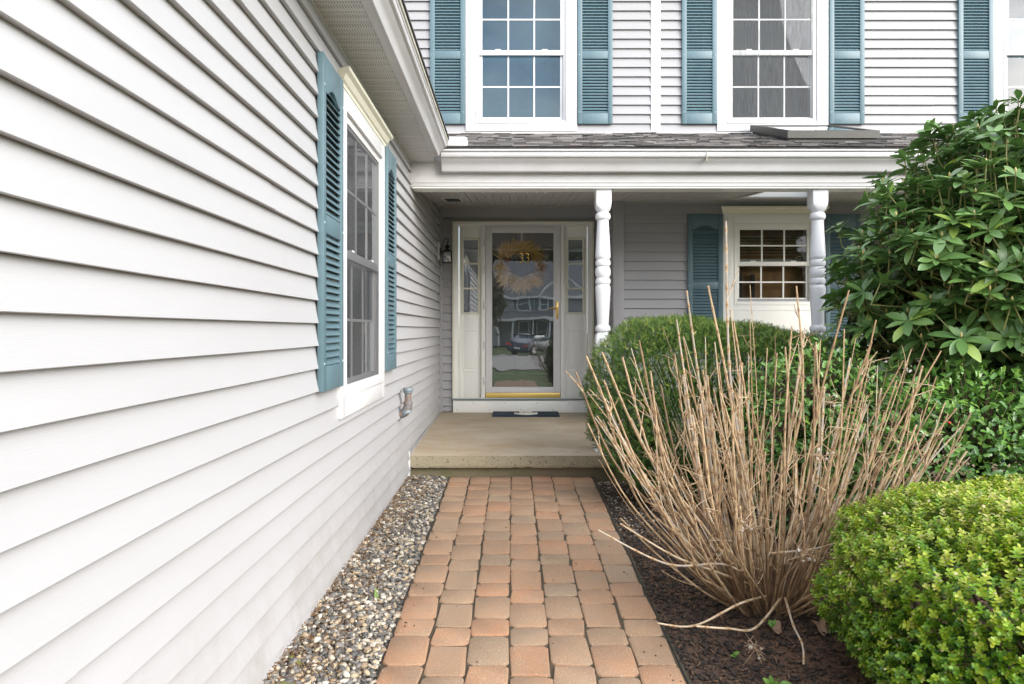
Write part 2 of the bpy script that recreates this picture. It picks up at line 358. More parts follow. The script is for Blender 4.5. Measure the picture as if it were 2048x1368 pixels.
# ground sheet (lawn) to the horizon
def sheet(name, xs, ys, zf, mat, parent=None, kind=None):
    vs = [(x, y, zf(x, y)) for y in ys for x in xs]; n = len(xs)
    fs = [(j * n + i, j * n + i + 1, (j + 1) * n + i + 1, (j + 1) * n + i) for j in range(len(ys) - 1) for i in range(n - 1)]
    b = MB(); b.add(vs, fs); o = b.build(name, mat, parent, smooth=True)
    if kind: o['kind'] = kind
    return o
o = sheet('lawn', [-400, -60, -20, -8, -4, -2, 0, 2, 4, 8, 20, 60, 400], [-500, -120, -60, -30, -16, -8, -4, -1, 2, 6, 12, 40, 300],
          lambda x, y: walkz(min(y, 6)) - .09, MT['lawn'], kind='structure')
tag(o, 'green lawn around the house, seen mirrored in the door glass', 'lawn')
o = sheet('driveway', [-40, 0, 40], [-33, -24, -14.5], lambda x, y: walkz(y) - .06, MT['drive'], kind='structure')
tag(o, 'pale concrete driveway across the lawn, seen mirrored in the door glass', 'driveway')

# ------------------------------------------------------------------ walkway of tumbled pavers
walk = sheet('walkway', [WX0 - .02, 0, WX1 + .02], [-5.2, -1, 2, 6.13], lambda x, y: walkz(y) - .008, MT['joint'], kind='structure')
tag(walk, 'tan and rust tumbled paver walk leading to the porch step', 'walkway')
CW = (WX1 - WX0) / 7; LL, LS = .26, .173
def paver_mesh(w, l, seed):
    rg = random.Random(seed); g = .0036; hx = w / 2 - g; hy = l / 2 - g; rc = .0205
    out = []
    for cx, cy, a0 in ((hx - rc, hy - rc, 0), (-hx + rc, hy - rc, 90), (-hx + rc, -hy + rc, 180), (hx - rc, -hy + rc, 270)):
        for a in (0, 45, 90):
            t = R(a0 + a); r = rc * rg.uniform(.7, 1.25); out.append((cx + r * math.cos(t) + rg.uniform(-.0015, .0015), cy + r * math.sin(t) + rg.uniform(-.0015, .0015)))
    b = MB(); n = len(out)
    rings = [(1, -.05), (1, -.009), (.985, -.003), (.94, 0)]
    for s_, z in rings: b.v += [(x * s_ if s_ == 1 else x - math.copysign((1 - s_) * .075, x), y if s_ == 1 else y - math.copysign((1 - s_) * .075, y), z) for x, y in out]
    for k in range(3):
        for i in range(n): b.f.append((k * n + i, k * n + (i + 1) % n, (k + 1) * n + (i + 1) % n, (k + 1) * n + i))
    b.f.append(tuple(range(3 * n, 4 * n)))
    me = b.mesh('paver', smooth=True); me.materials.append(MT['paver']); return me
PL = [paver_mesh(CW, LL, i) for i in range(5)]; PS = [paver_mesh(CW, LS, 20 + i) for i in range(5)]
tilt = math.atan(.035); cnt = 0; rest = []
spots = []
for c in range(7):
    y = 3.254 if c % 2 else 3.341                      # a long paver starts here; long and short alternate
    y -= (LL + LS) * 20
    k = 0
    while y < 6.125:
        ln = LL if k % 2 == 0 else LS
        y1 = y + ln
        if y1 > -5.1: spots.append((WX0 + CW * (c + .5), y, min(y1, 6.125), k % 2))
        y = y1; k += 1
spots.sort(key=lambda s: -s[1])
for x, y0, y1, kd in spots:
    if y1 - y0 < .05: continue
    yc = (y0 + y1) / 2; z = walkz(yc) + random.uniform(-.002, .002)
    full = LS if kd else LL
    M4 = Matrix.Translation((x + random.uniform(-.0015, .0015), yc, z)) @ Matrix.Rotation(tilt + random.uniform(-.006, .006), 4, 'X') @ Matrix.Rotation(random.uniform(-.008, .008), 4, 'Y') @ Matrix.Rotation(random.uniform(-.008, .008) + (math.pi if random.random() < .5 else 0), 4, 'Z') @ Matrix.Diagonal((1, (y1 - y0) / full, 1, 1))
    me = random.choice(PS if kd else PL)
    if cnt < 260: from_mesh('paver', me, None, walk, M4); cnt += 1
    else: rest.append((me, M4))
if rest:
    b = MB()
    for me, M4 in rest:
        b.add([tuple(M4 @ v.co) for v in me.vertices], [tuple(p.vertices) for p in me.polygons])
    b.build('pavers_behind', MT['paver'], walk)['kind'] = 'stuff'

# ------------------------------------------------------------------ gravel strip
def gz(x, y):
    t = min(1, max(0, (x - XW) / (WX0 - XW))); return (1 - t) * .012 + t * (walkz(y) - .012)
grav = sheet('gravel_strip', [XW - .02, -.80, -.70, -.60, WX0 - .003], [-1.0, 0, 1, 2, 3, 4, 5, 6.1], lambda x, y: gz(x, y) - .012, MT['gravel_bed'], kind='structure')
tag(grav, 'strip of grey and tan gravel between siding and pavers', 'gravel')
ico = bmesh.new(); bmesh.ops.create_icosphere(ico, subdivisions=1, radius=1); iv = np.array([v.co[:] for v in ico.verts]); jf = np.array([[v.index for v in f.verts] for f in ico.faces]); ico.free()
def stones(n, xr, yr, zf, smin, smax):
    x = RNG.uniform(*xr, n); y = yr[0] + (yr[1] - yr[0]) * RNG.random(n); s = smin + (smax - smin) * RNG.random(n) ** 2.2
    pos = np.stack([x, y, np.array([zf(a, b_) for a, b_ in zip(x, y)]) + RNG.uniform(-.006, .007, n)], 1)
    d = rand_dirs(n); up = rand_dirs(n) * .55 + np.array([0, 0, 1]); rot = frames(d * np.array([1, 1, .25]), up)
    sc = np.stack([s * RNG.uniform(.6, 1, n), s * RNG.uniform(.9, 1.4, n), s * RNG.uniform(.3, .7, n)], 1)
    jit = 1 + RNG.uniform(-.30, .22, (8, len(iv), 1)); vs = []; fs = []; va = []; off = 0
    which = RNG.integers(0, 8, n)
    for k in range(8):
        m = which == k
        if not m.any(): continue
        V, F, A = scatter(iv * jit[k], jf, pos[m], rot[m], sc[m], RNG.random(m.sum()))
        vs.append(V); fs.append(F + off); va.append(A); off += len(V)
    return np.concatenate(vs), np.concatenate(fs), np.concatenate(va)
V, F, A = stones(8500, (XW + .003, WX0 - .012), (1.4, 6.1), gz, .0065, .021)
from_mesh('gravel', np_mesh('gravel', V, F, A), MT['stone'], grav)['kind'] = 'stuff'
n = 2600; x = XW + .004 + .22 * RNG.random(n) ** 2.0; y = RNG.uniform(1.5, 6.0, n)
pos = np.stack([x, y, np.array([gz(a, b_) for a, b_ in zip(x, y)]) + RNG.uniform(.004, .014, n)], 1)
cube = np.array([(a, b_, c) for a in (-.5, .5) for b_ in (-.5, .5) for c in (-.5, .5)]); cf = np.array([(0, 1, 3, 2), (4, 6, 7, 5), (0, 4, 5, 1), (2, 3, 7, 6), (0, 2, 6, 4), (1, 5, 7, 3)])
V, F, A = scatter(cube, cf, pos, frames(rand_dirs(n) * np.array([1, 1, .3]), rand_dirs(n) * .5 + np.array([0, 0, 1])), np.stack([RNG.uniform(.002, .004, n), RNG.uniform(.010, .035, n), RNG.uniform(.001, .003, n)], 1), RNG.random(n))
from_mesh('leaf_litter', np_mesh('leaf_litter', V, F, A), MT['litter'], grav)['kind'] = 'stuff'
n = 60; x = RNG.uniform(WX0 + .01, WX1 - .01, n); y = RNG.uniform(1.9, 6.05, n); k_ = RNG.random(n) < .6
x = np.where(k_, np.where(RNG.random(n) < .5, WX0 + .16 * RNG.random(n) ** 2, WX1 - .2 * RNG.random(n) ** 2), x)
pos = np.stack([x, y, np.array([walkz(b_) for b_ in y]) + .003], 1)
V, F, A = scatter(cube, cf, pos, frames(rand_dirs(n) * np.array([1, 1, .05]), np.tile([[0, 0, 1.]], (n, 1))), np.stack([RNG.uniform(.002, .006, n), RNG.uniform(.004, .013, n), RNG.uniform(.002, .004, n)], 1), RNG.random(n))
from_mesh('seed_specks', np_mesh('seed_specks', V, F, A), MT['chip'], walk)['kind'] = 'stuff'
mb = MB()
for i in range(26):                                     # moss patch near the wall
    x = random.uniform(XW + .02, XW + .11); y = random.uniform(2.1, 2.75); r = random.uniform(.012, .03)
    mb.lathe([(r, gz(x, y) - .004), (r * .9, gz(x, y) + .004), (r * .45, gz(x, y) + .010), (.001, gz(x, y) + .011)], x, y, 7, cap=False)
mo = mb.build('moss_patch', MT['moss'], None, smooth=True); tag(mo, 'small yellow green moss patch on gravel against the siding', 'moss', kind='stuff')

# ------------------------------------------------------------------ mulch bed
def sz(x, y):
    h = walkz(min(y, 6.05)) - .03
    h += .05 * math.exp(-(((x - 1.2) / .5) ** 2 + ((y - 3.4) / .5) ** 2)) + .035 * min(1, max(0, (x - .8) / 2))
    return h + .008 * math.sin(9 * x + 3 * y) * math.sin(7 * y - 2 * x)
bed = sheet('mulch_bed', list(np.linspace(WX1 + .012, 7, 46)), list(np.linspace(0.3, 6.05, 52)), sz, MT['soil'], kind='structure')
tag(bed, 'dark brown mulch bed to the right of the walk', 'mulch bed')
n = 21000
x = WX1 + .02 + 2.9 * RNG.random(n) ** 1.3; y = RNG.uniform(1.9, 5.9, n)
pos = np.stack([x, y, np.array([sz(a, b_) for a, b_ in zip(x, y)]) + RNG.uniform(0, .014, n)], 1)
cube = np.array([(a, b_, c) for a in (-.5, .5) for b_ in (-.5, .5) for c in (-.5, .5)]); cf = np.array([(0, 1, 3, 2), (4, 6, 7, 5), (0, 4, 5, 1), (2, 3, 7, 6), (0, 2, 6, 4), (1, 5, 7, 3)])
rot = frames(rand_dirs(n) * np.array([1, 1, .3]), rand_dirs(n) * .5 + np.array([0, 0, 1]))
sc = np.stack([RNG.uniform(.003, .010, n), RNG.uniform(.010, .042, n), RNG.uniform(.002, .006, n)], 1)
V, F, A = scatter(cube, cf, pos, rot, sc, RNG.random(n) ** 1.12)
from_mesh('mulch_chips', np_mesh('mulch_chips', V, F, A), MT['chip'], bed)['kind'] = 'stuff'
V, F, A = stones(900, (WX1 + .02, WX1 + .28), (4.6, 6.0), lambda a, b_: sz(a, b_) + .004, .006, .014)
from_mesh('scattered_gravel', np_mesh('scattered_gravel', V, F, A), MT['stone'], bed)['kind'] = 'stuff'
for nm, xe, la in (('paver_edging', WX1 + .004, 'thin black plastic edging between pavers and mulch bed'), ('paver_edging', WX0 - .010, 'thin black plastic edging between gravel and pavers')):
    b = MB(); ys = np.linspace(-1, 6.1, 24)
    for i in range(23):
        z0, z1 = walkz(ys[i]), walkz(ys[i + 1]); n0 = len(b.v)
        b.v += [(xe, ys[i], z0 - .06), (xe + .005, ys[i], z0 - .06), (xe + .005, ys[i], z0 - .004), (xe, ys[i], z0 - .004),
                (xe, ys[i + 1], z1 - .06), (xe + .005, ys[i + 1], z1 - .06), (xe + .005, ys[i + 1], z1 - .004), (xe, ys[i + 1], z1 - .004)]
        b.f += [(n0 + p, n0 + q, n0 + q + 4, n0 + p + 4) for p, q in ((0, 1), (1, 2), (2, 3), (3, 0))]
    tag(b.build(nm, MT['edging']), la, 'edging')

# ------------------------------------------------------------------ the house
house = tag(empty('house', (0, 7.7, 0)), 'grey clapboard house with blue shutters, white trim and a front porch', 'house')

def wall(name, T, u0, u1, z0, z1, openings):
    """sheathing behind the siding, with real holes"""
    b = MB(T); us = sorted({u0, u1, *[o for q in openings for o in q[:2]]})
    for a, c in zip(us[:-1], us[1:]):
        zz = z0
        for q in sorted([q for q in openings if q[0] <= a + 1e-6 and q[1] >= c - 1e-6], key=lambda q: q[2]):
            if q[2] > zz: b.box(a, c, -.10, -.006, zz, q[2])
            zz = q[3]
        if z1 > zz: b.box(a, c, -.10, -.006, zz, z1)
    return b.build(name, MT['wall'], house)
def siding(w_, T, u0, u1, zb, zt, phase, openings, mat, seams={}):
    k = math.floor((zb - phase) / FT + 1e-6); z = phase + k * FT; rg = random.Random(int(abs(u0 * 100 + zb * 37)))
    while z < zt - .004:
        za, zc = max(z, zb), min(z + FT, zt)
        segs = [(u0, u1)]
        for o in openings:
            if o[2] < za + .03 and o[3] > zc - .03:
                ns = []
                for a, c in segs:
                    if o[1] <= a or o[0] >= c: ns.append((a, c)); continue
                    if o[0] - a > .004: ns.append((a, o[0]))
                    if c - o[1] > .004: ns.append((o[1], c))
                segs = ns
        kk = round((z - phase) / FT); pieces = []
        for a, c in segs:
            s_ = seams.get(kk)
            if s_ and a < s_ < c: pieces += [(a, s_, .0028), (s_ - .02, c, 0)]
            else: pieces.append((a, c, 0))
        for a, c, lift in pieces:
            nseg = max(1, int((c - a) / .45)); b = MB(T); f0 = (za - z) / FT; us = np.linspace(a, c, nseg + 1)
            for i, u in enumerate(us):
                j = rg.uniform(-.0010, .0010); e = .0240 + rg.uniform(-.0010, .0010)
                b.v += [T(u, .0025 + lift, zc + .002), T(u, .0025 + lift + (e - .0025) * (1 - f0) * .95, za + .006 + j), T(u, lift + e * (1 - f0), za + .002 + j), T(u, lift + e * (1 - f0) - .003, za + j), T(u, -.002, za + .003 + j)]
            for i in range(nseg):
                for q in range(4): b.f.append((i * 5 + q, (i + 1) * 5 + q, (i + 1) * 5 + q + 1, i * 5 + q + 1))
            b.build('siding_course', mat, w_, smooth=True)
        z += FT

def window(T, uc, gz0, gw, gh, mat_pane, back, cols=3, rows=2, rail=.058, casing=.125, fw=.055, cb=.10, ct=.125, header=None, screen=None, cdepth=.030, cmat='white'):
    """double-hung window: casing is the part; sashes, panes, muntins, sill and screen are its sub-parts.
    uc centre, gz0 bottom of lower glass, gw glass width, gh glass height of one sash"""
    u0, u1 = uc - gw / 2, uc + gw / 2; gz1 = gz0 + gh; gz2 = gz1 + rail; gz3 = gz2 + gh
    o0, o1 = u0 - fw, u1 + fw; p0, p1 = gz0 - .062, gz3 + fw
    b = MB(T)
    c0, c1, d0, d1 = o0 - casing, o1 + casing, p0 - cb, p1 + ct
    b.ring(c0, c1, d0, d1, casing - .018, 0.0, cdepth, cb - .018, ct - .018)
    b.ring(c0 + casing - .018, c1 - casing + .018, d0 + cb - .018, d1 - ct + .018, .018, 0.002, cdepth + .006)
    b.ring(o0, o1, p0, p1, .022, -.06, cdepth - .012)
    wdo = b.build('window', MT[cmat], house, bevel=.003)
    MB(T).box(o0 + .010, o1 - .010, cdepth - .012, cdepth + .004, p0 - .006, p0 + .014).build('sill', MT[cmat], wdo, bevel=.003)
    sw = fw - .022
    # upper sash in front, lower sash behind it
    MB(T).ring(o0 + .022, o1 - .022, gz1 + .002, p1 - .022, sw, -.010, .012, rail - .004, sw).build('sash', MT[cmat], wdo, bevel=.002)
    MB(T).ring(o0 + .022, o1 - .022, p0 + .022, gz2 - .012, sw, -.034, -.012, .040, rail - .022).build('sash', MT[cmat], wdo, bevel=.002)
    for sgn in (-1, 1): MB(T).box(uc + sgn * gw * .3 - .03, uc + sgn * gw * .3 + .03, -.004, .016, gz2 - .004, gz2 + .008).build('sash_lock', MT[cmat], wdo, bevel=.002)
    for (za, zb_, dp) in ((gz2, gz3, 0.0), (gz0, gz1, -.024)):
        for r in range(1, rows):
            zz = za + (zb_ - za) * r / rows; MB(T).box(u0, u1, dp - .004, dp + .005, zz - .008, zz + .008).build('muntin', MT[cmat], wdo)
        for c in range(1, cols):
            uu = u0 + gw * c / cols; MB(T).box(uu - .008, uu + .008, dp - .0045, dp + .0055, za, zb_).build('muntin', MT[cmat], wdo)
        for r in range(rows):
            for c in range(cols):
                a, e = u0 + gw * c / cols, u0 + gw * (c + 1) / cols; f, g = za + (zb_ - za) * r / rows, za + (zb_ - za) * (r + 1) / rows
                MB(T).add([(a, dp, f), (e, dp, f), (e, dp, g), (a, dp, g)], [(0, 1, 2, 3)]).build('pane', mat_pane, wdo)
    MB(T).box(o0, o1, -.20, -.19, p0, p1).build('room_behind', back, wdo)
    bx = MB(T); bx.box(o0, o0 + .008, -.19, -.062, p0, p1); bx.box(o1 - .008, o1, -.19, -.062, p0, p1); bx.box(o0, o1, -.19, -.062, p0, p0 + .008); bx.box(o0, o1, -.19, -.062, p1 - .008, p1); bx.build('jamb', MT[cmat], wdo)
    if screen:
        MB(T).ring(o0 + .022, o1 - .022, p0 + .022, p1 - .022, .018, .0125, .0175).build('screen_frame', MT['plate'], wdo)
        MB(T).add([(o0 + .03, .015, p0 + .03), (o1 - .03, .015, p0 + .03), (o1 - .03, .015, p1 - .03), (o0 + .03, .015, p1 - .03)], [(0, 1, 2, 3)]).build('insect_screen', screen, wdo)
    if header:
        h = header; zt = d1
        prof = [(0, zt - .004), (.034, zt - .004), (.036, zt + .012), (.046, zt + .020), (.060, zt + .045), (.078, zt + .058), (.080, zt + .075), (0, zt + .075)]
        MB(T).extrude_u(prof, c0 - .035, c1 + .035).build('crown_moulding', MT['cream'] if h == 'cream' else MT[cmat], wdo) 
    return wdo, (o0 - .02, o1 + .02, p0 - .02, p1 + .02)
def _ext_u(s, prof, u0, u1):
    n = len(prof); vs = [(u, d, z) for u in (u0, u1) for d, z in prof]
    # returns: the ends step in a little with depth, like a mitred moulding
    fs = [(i, (i + 1) % n, n + (i + 1) % n, n + i) for i in range(n)] + [tuple(range(n - 1, -1, -1)), tuple(range(n, 2 * n))]
    m = max(p[0] for p in prof)
    vs = [(u + (-1 if u == u0 else 1) * (d - m) * .6, d, z) for (u, d, z) in vs]
    return s.add(vs, fs)
MB.extrude_u = _ext_u

LOUV = {}
def shutter(T, u0, u1, z0, z1, arch=False, db=.017):
    w_ = u1 - u0; st = .05; d0, d1 = db, db + .028; rb = .115; zm = (z0 + z1) / 2; mr = .043
    b = MB(T)
    b.box(u0, u0 + st, d0, d1, z0, z1); b.box(u1 - st, u1, d0, d1, z0, z1)
    b.box(u0 + st, u1 - st, d0, d1 - .002, z0, z0 + rb); b.box(u0 + st, u1 - st, d0, d1 - .002, zm - mr, zm + mr)
    zt = z1 - rb - (.045 if arch else 0)
    if arch:
        n = 14; pts = [(u0 + st, z1), (u1 - st, z1)]
        for i in range(n + 1):
            t = i / n; q = math.sin(math.pi * t); uu = u1 - st - (w_ - 2 * st) * t
            pts.append((uu, zt - .004 + .040 * max(0, math.sin(math.pi * min(1, max(0, (t - .12) / .76)))) ** 1.25))
        vs = [(a, d, c) for d in (d0, d1 - .002) for a, c in pts]; k = len(pts)
        b.add(vs, [(i, (i + 1) % k, k + (i + 1) % k, k + i) for i in range(k)] + [tuple(range(k - 1, -1, -1)), tuple(range(k, 2 * k))])
    else: b.box(u0 + st, u1 - st, d0, d1 - .002, zt, z1)
    b.box(u0 + .01, u1 - .01, d0 - .006, d0 + .001, z0 + .01, z1 - .01)
    sh = b.build('shutter', MT['shutter'], house, bevel=.003)
    lu0, lu1 = u0 + st - .002, u1 - st + .002
    for a, c in ((z0 + rb, zm - mr), (zm + mr, zt + (.034 if arch else 0))):
        n = round((c - a) / .033); p = (c - a) / n
        for i in range(n):
            zz = a + i * p; q0, q1 = lu0, lu1
            if arch and zz + p > zt + .004:
                t = min(1, (zz + p - zt) / .045); h = (lu1 - lu0) / 2 * (1 - .75 * t); q0, q1 = (lu0 + lu1) / 2 - h, (lu0 + lu1) / 2 + h
            MB(T).extrude_l([(d0 + .022, zz + .002), (d0 + .0255, zz + .004), (d0 + .0045, zz + p * 1.02), (d0 + .001, zz + p * .98)], q0, q1).build('louver', MT['louver'], sh)
    for uu in (u0 + .018, u1 - .018):
        for zz in (z0 + .125, zm, z1 - .14):
            q = MB(T); n = 8; r = .0065
            vs = [(uu + r * k * math.cos(2 * math.pi * i / n), d1 + dd, zz + r * k * math.sin(2 * math.pi * i / n)) for k, dd in ((1, -.001), (.8, .003)) for i in range(n)]
            q.add(vs, [(i, (i + 1) % n, n + (i + 1) % n, n + i) for i in range(n)] + [tuple(range(n, 2 * n))]); q.build('screw', MT['screw'], sh)
    return sh
def _ext_l(s, prof, u0, u1):
    n = len(prof); vs = [(u, d, z) for u in (u0, u1) for d, z in prof]
    return s.add(vs, [(i, (i + 1) % n, n + (i + 1) % n, n + i) for i in range(n)] + [tuple(range(n - 1, -1, -1)), tuple(range(n, 2 * n))])
MB.extrude_l = _ext_l

TW = wing_map(XW); TM = main_map(YH); TD = main_map(YD)
# ---- windows upstairs and their shutters
holes_up = []
for uc, pane, back, scr in ((.095, MT['pane_sky'], MT['sky_backing'], None), (2.805, MT['pane_dim'], MT['interior'], MT['screen_silver']), (5.78, MT['pane_dim'], MT['sky_backing'], None)):
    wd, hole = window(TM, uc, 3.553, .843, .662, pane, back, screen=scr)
    holes_up.append(hole)
    e = .843 / 2 + .055 + .125
    shutter(TM, uc - e - .380, uc - e - .004, 3.468, 4.952); shutter(TM, uc + e + .004, uc + e + .380, 3.468, 4.952)
# ---- window under the porch
wp, hole_p = window(TM, 2.815, 1.598, .722, .342, MT['pane_dim'], MT['interior_brown'], rail=.05, casing=.135, fw=.05, cb=.42, ct=.12, header='cream', cmat='door', cdepth=.03)
MB(TM).ring(2.815 - .46, 2.815 + .46, 1.19, 1.47, .012, .031, .036).build('apron_moulding', MT['door'], wp)
for i in range(7): MB(TM).box(2.46, 3.17, -.125, -.09, 2.27 - i * .033, 2.272 - i * .033).build('blind_slat', MT['blind'], wp)
b = MB(TM); b.box(2.47, 2.52, -.15, -.12, 1.6, 1.93); b.box(2.62, 2.66, -.15, -.12, 1.6, 1.86); b.lathe([(.03, 0)], 0, 0, 3, False) if False else None
b.build('room_dark_uprights', MT['iron'], wp)  # two dark upright boxes behind the pane
# storage shelf and brown furniture seen through the pane
MB(TM).box(2.45, 3.18, -.17, -.13, 1.985, 2.03).build('room_shelf', MT['blind'], wp)
shutter(TM, 1.887, 2.262, .96, 2.498, arch=True)
shutter(TM, 3.366, 3.741, .96, 2.498, arch=True)
# ---- window of the left wing
WU = (3.66, 4.74)
ww, hole_w = window(TW, 4.19, .985, .90, .642, MT['pane_dim'], MT['interior'], rail=.05, casing=.105, fw=.06, cb=.12, ct=.105, header='cream', screen=MT['screen'], cdepth=.030)
shutter(TW, 3.185, 3.565, .972, 2.492, arch=True); shutter(TW, 4.815, 5.195, .972, 2.492, arch=True)

# ---- walls
wing = wall('wing_wall', TW, -1.2, YD + .02, -.30, 2.74, [hole_w])
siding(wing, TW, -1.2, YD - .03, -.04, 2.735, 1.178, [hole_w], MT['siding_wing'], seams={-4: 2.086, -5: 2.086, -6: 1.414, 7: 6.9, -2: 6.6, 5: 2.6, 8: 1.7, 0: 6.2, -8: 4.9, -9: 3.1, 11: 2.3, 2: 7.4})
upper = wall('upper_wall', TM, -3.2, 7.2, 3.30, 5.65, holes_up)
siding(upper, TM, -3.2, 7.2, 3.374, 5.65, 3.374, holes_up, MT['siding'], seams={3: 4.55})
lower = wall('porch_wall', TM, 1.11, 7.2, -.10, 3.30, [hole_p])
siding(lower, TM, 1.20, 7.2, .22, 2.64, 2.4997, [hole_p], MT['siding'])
DX0, DX1 = -.722, .976
dw = wall('entry_wall', TD, XW - .02, 1.13, -.10, 2.9, [(DX0, DX1, -.10, 2.56)])
siding(dw, TD, XW + .04, DX0 - .004, .27, 2.60, .744, [], MT['siding']); siding(dw, TD, DX1 + .004, 1.10, .27, 2.60, .744, [], MT['siding'])
MB(TD).box(XW + .04, 1.10, 0, .018, 2.605, 2.755).build('frieze_board', MT['siding'], dw)
ra = wall('alcove_wall', ret_map(1.11), YH + .02, YD + .02, -.10, 2.9, [])
siding(ra, ret_map(1.11), YH + .03, YD - .01, .25, 2.72, .744, [], MT['siding'])
MB().box(1.085, 1.20, YH - .034, YH + .06, .20, 2.66).build('corner_post', MT['siding'], house, bevel=.004)
MB().box(XW, XW + .045, YD - .045, YD, .262, 2.74).build('corner_post', MT['siding'], house, bevel=.003)
MB(TM).box(1.492, 1.595, 0, .024, 3.374, 5.65).build('vertical_trim', MT['white'], house, bevel=.003)
MB(TM).box(1.2, 7.2, 0, .02, 2.612, 2.66).build('wall_trim', MT['siding'], house)
MB(TM).box(-3.2, 7.2, .0, .024, 3.352, 3.382).build('flashing', MT['white'], house)
MB(TW).box(-1.2, YD - .05, 0, .020, .255 if False else -.05, -.035).build('starter_strip', MT['white'], wing)
b = MB(); b.v = [(XW + .001, 6.06, .19), (XW + .024, 6.06, .19), (XW + .024, 6.06, .222), (XW + .001, 6.06, .222), (XW + .001, YD - .04, .264), (XW + .024, YD - .04, .264), (XW + .024, YD - .04, .292), (XW + .001, YD - .04, .292)]
b.f = [(0, 3, 2, 1), (4, 5, 6, 7), (0, 1, 5, 4), (1, 2, 6, 5), (2, 3, 7, 6), (3, 0, 4, 7)]; b.build('starter_strip', MT['siding'], house)
MB().box(XW, XW + .022, 6.025, 6.055, -.03, .225).build('trim_end', MT['white'], house)
MB(TW).box(-1.2, 6.14, 0, .014, 2.640, 2.688).build('soffit_channel', MT['siding_wing'], wing)

# ---- wing eave: soffit panels, gutter, roof
SX = -.665; SZ = 2.690
y = -1.2
soff = MB().box(XW - .02, SX, -1.2, 6.13, SZ + .012, SZ + .02).build('wing_soffit', MT['white'], house)
while y < 6.10:
    y1 = min(y + .1, 6.13)
    b = MB(); b.extrude([(y + .001, SZ + .010), (y + .001, SZ + .008), (y + .014, SZ + .008), (y + .020, SZ), (y + .052, SZ), (y + .055, SZ + .005), (y + .061, SZ + .005), (y + .064, SZ), (y1, SZ), (y1, SZ + .010)], 0, XW + .012, SX)
    b.build('soffit_panel', MT['soffit'], soff); y = y1
MB().box(XW + .0, XW + .016, -1.2, 6.13, SZ - .012, SZ + .012).build('soffit_trim', MT['white'], soff)
def gutter(axis, base, zb, sc, c0, c1, sgn):
    P = [(0, 0), (.052, 0), (.056, .008), (.060, .030), (.075, .055), (.092, .066), (.096, .074), (.112, .080), (.116, .088), (.116, .108), (.108, .110), (.106, .100), (0, .100)]
    prof = [(base + sgn * a * sc, zb + c * sc) for a, c in P]
    g = MB().extrude(prof, axis, c0, c1).build('gutter', MT['gutter'], house, bevel=.0025)
    P2 = [(0, .112), (.100, .112), (.118, .114), (.122, .121), (.118, .128), (.06, .150), (0, .170)]
    MB().extrude([(base + sgn * a * sc, zb + c * sc) for a, c in P2], axis, c0, c1).build('gutter_cover', MT['gutter'], g, smooth=True)
    return g
gw_ = gutter(1, SX, SZ, 1.0, -1.2, 5.955, 1)
MB().box(SX + .09, SX + .128, -1.2, 5.95, SZ + .130, SZ + .150).build('drip_edge', MT['gutter_olive'], gw_)
b = MB(); b.extrude([(SX + .138, SZ + .152), (SX + .138, SZ + .162), (SX - 3.2, SZ + 1.92), (SX - 3.2, SZ + 1.90)], 1, -1.4, 7.6); b.build('wing_roof', MT['roofdeck'], house)
gp = gutter(0, 6.125, 2.592, 1.32, -.600, 7.2, -1)
MB().box(-.559, -.380, 5.975, 6.12, 2.738, 2.872).build('end_cap', MT['white'], gp, bevel=.022)
for xx in (1.62, 4.4): MB().box(xx, xx + .004, 5.964, 6.0, 2.66, 2.74).build('gutter_seam', MT['gutter_olive'], gp)
# ---- beam, porch ceiling, porch roof
MB().box(XW + .001, 7.2, 6.14, 6.33, 2.482, 2.74).build('porch_beam', MT['white'], house, bevel=.004)
MB().box(XW + .001, 7.2, 6.133, 6.139, 2.515, 2.735).build('fascia', MT['gutter'], house)
MB().box(XW + .02, 7.2, 6.15, 6.32, 2.470, 2.481).build('beam_trim', MT['door'], house)
def cz(y): return 2.50 + .1033 * (y - 6.33)
def rz(y): return 2.780 + .3356 * (y - 5.96)
H0 = (2.33, 2.97, 6.47, 7.27); H1 = (2.62, 3.30, 6.70, 7.52)       # skylight well: hole in the ceiling, hole in the roof
ceil = MB().box(XW, 7.2, 6.333, 6.36, 2.500, 2.53).build('porch_ceiling', MT['ceiling'], house)
xx = XW + .01
def board(x0, x1, y0, y1):
    b = MB(); vs = []
    for yy in (y0, y1):
        z = cz(yy); vs += [(x0 + .003, yy, z + .004), (x0 + .008, yy, z), (x1 - .008, yy, z), (x1 - .003, yy, z + .004), (x1 - .0005, yy, z + .009), (x0 + .0005, yy, z + .009)]
    b.add(vs, [(i, (i + 1) % 6, 6 + (i + 1) % 6, 6 + i) for i in range(6)] + [(5, 4, 3, 2, 1, 0), (6, 7, 8, 9, 10, 11)]); b.build('ceiling_board', MT['ceiling'], ceil)
while xx < 7.1:
    x1 = xx + .085; ye = YD if x1 < 1.16 else YH
    if x1 > H0[0] and xx < H0[1]: board(xx, x1, 6.34, H0[2]); board(xx, x1, H0[3], ye)
    else: board(xx, x1, 6.34, ye)
    xx = x1
MB().box(XW, 1.12, YD - .02, YD + .02, cz(YD) - .014, cz(YD) + .004).build('ceiling_trim', MT['ceiling'], ceil)
MB().box(1.12, 7.2, YH - .03, YH, cz(YH) - .012, cz(YH) + .004).build('ceiling_trim', MT['ceiling'], ceil)
b = MB()                                                     # light well lining and its frame
A = [(H0[i], H0[j], cz(H0[j]) - .002) for i, j in ((0, 2), (1, 2), (1, 3), (0, 3))]; B = [(H1[i], H1[j], rz(H1[j])) for i, j in ((0, 2), (1, 2), (1, 3), (0, 3))]
b.add(A + B, [(i, (i + 1) % 4, 4 + (i + 1) % 4, 4 + i) for i in range(4)]); b.build('skylight_well', MT['white'], ceil)
b = MB(); t = .05
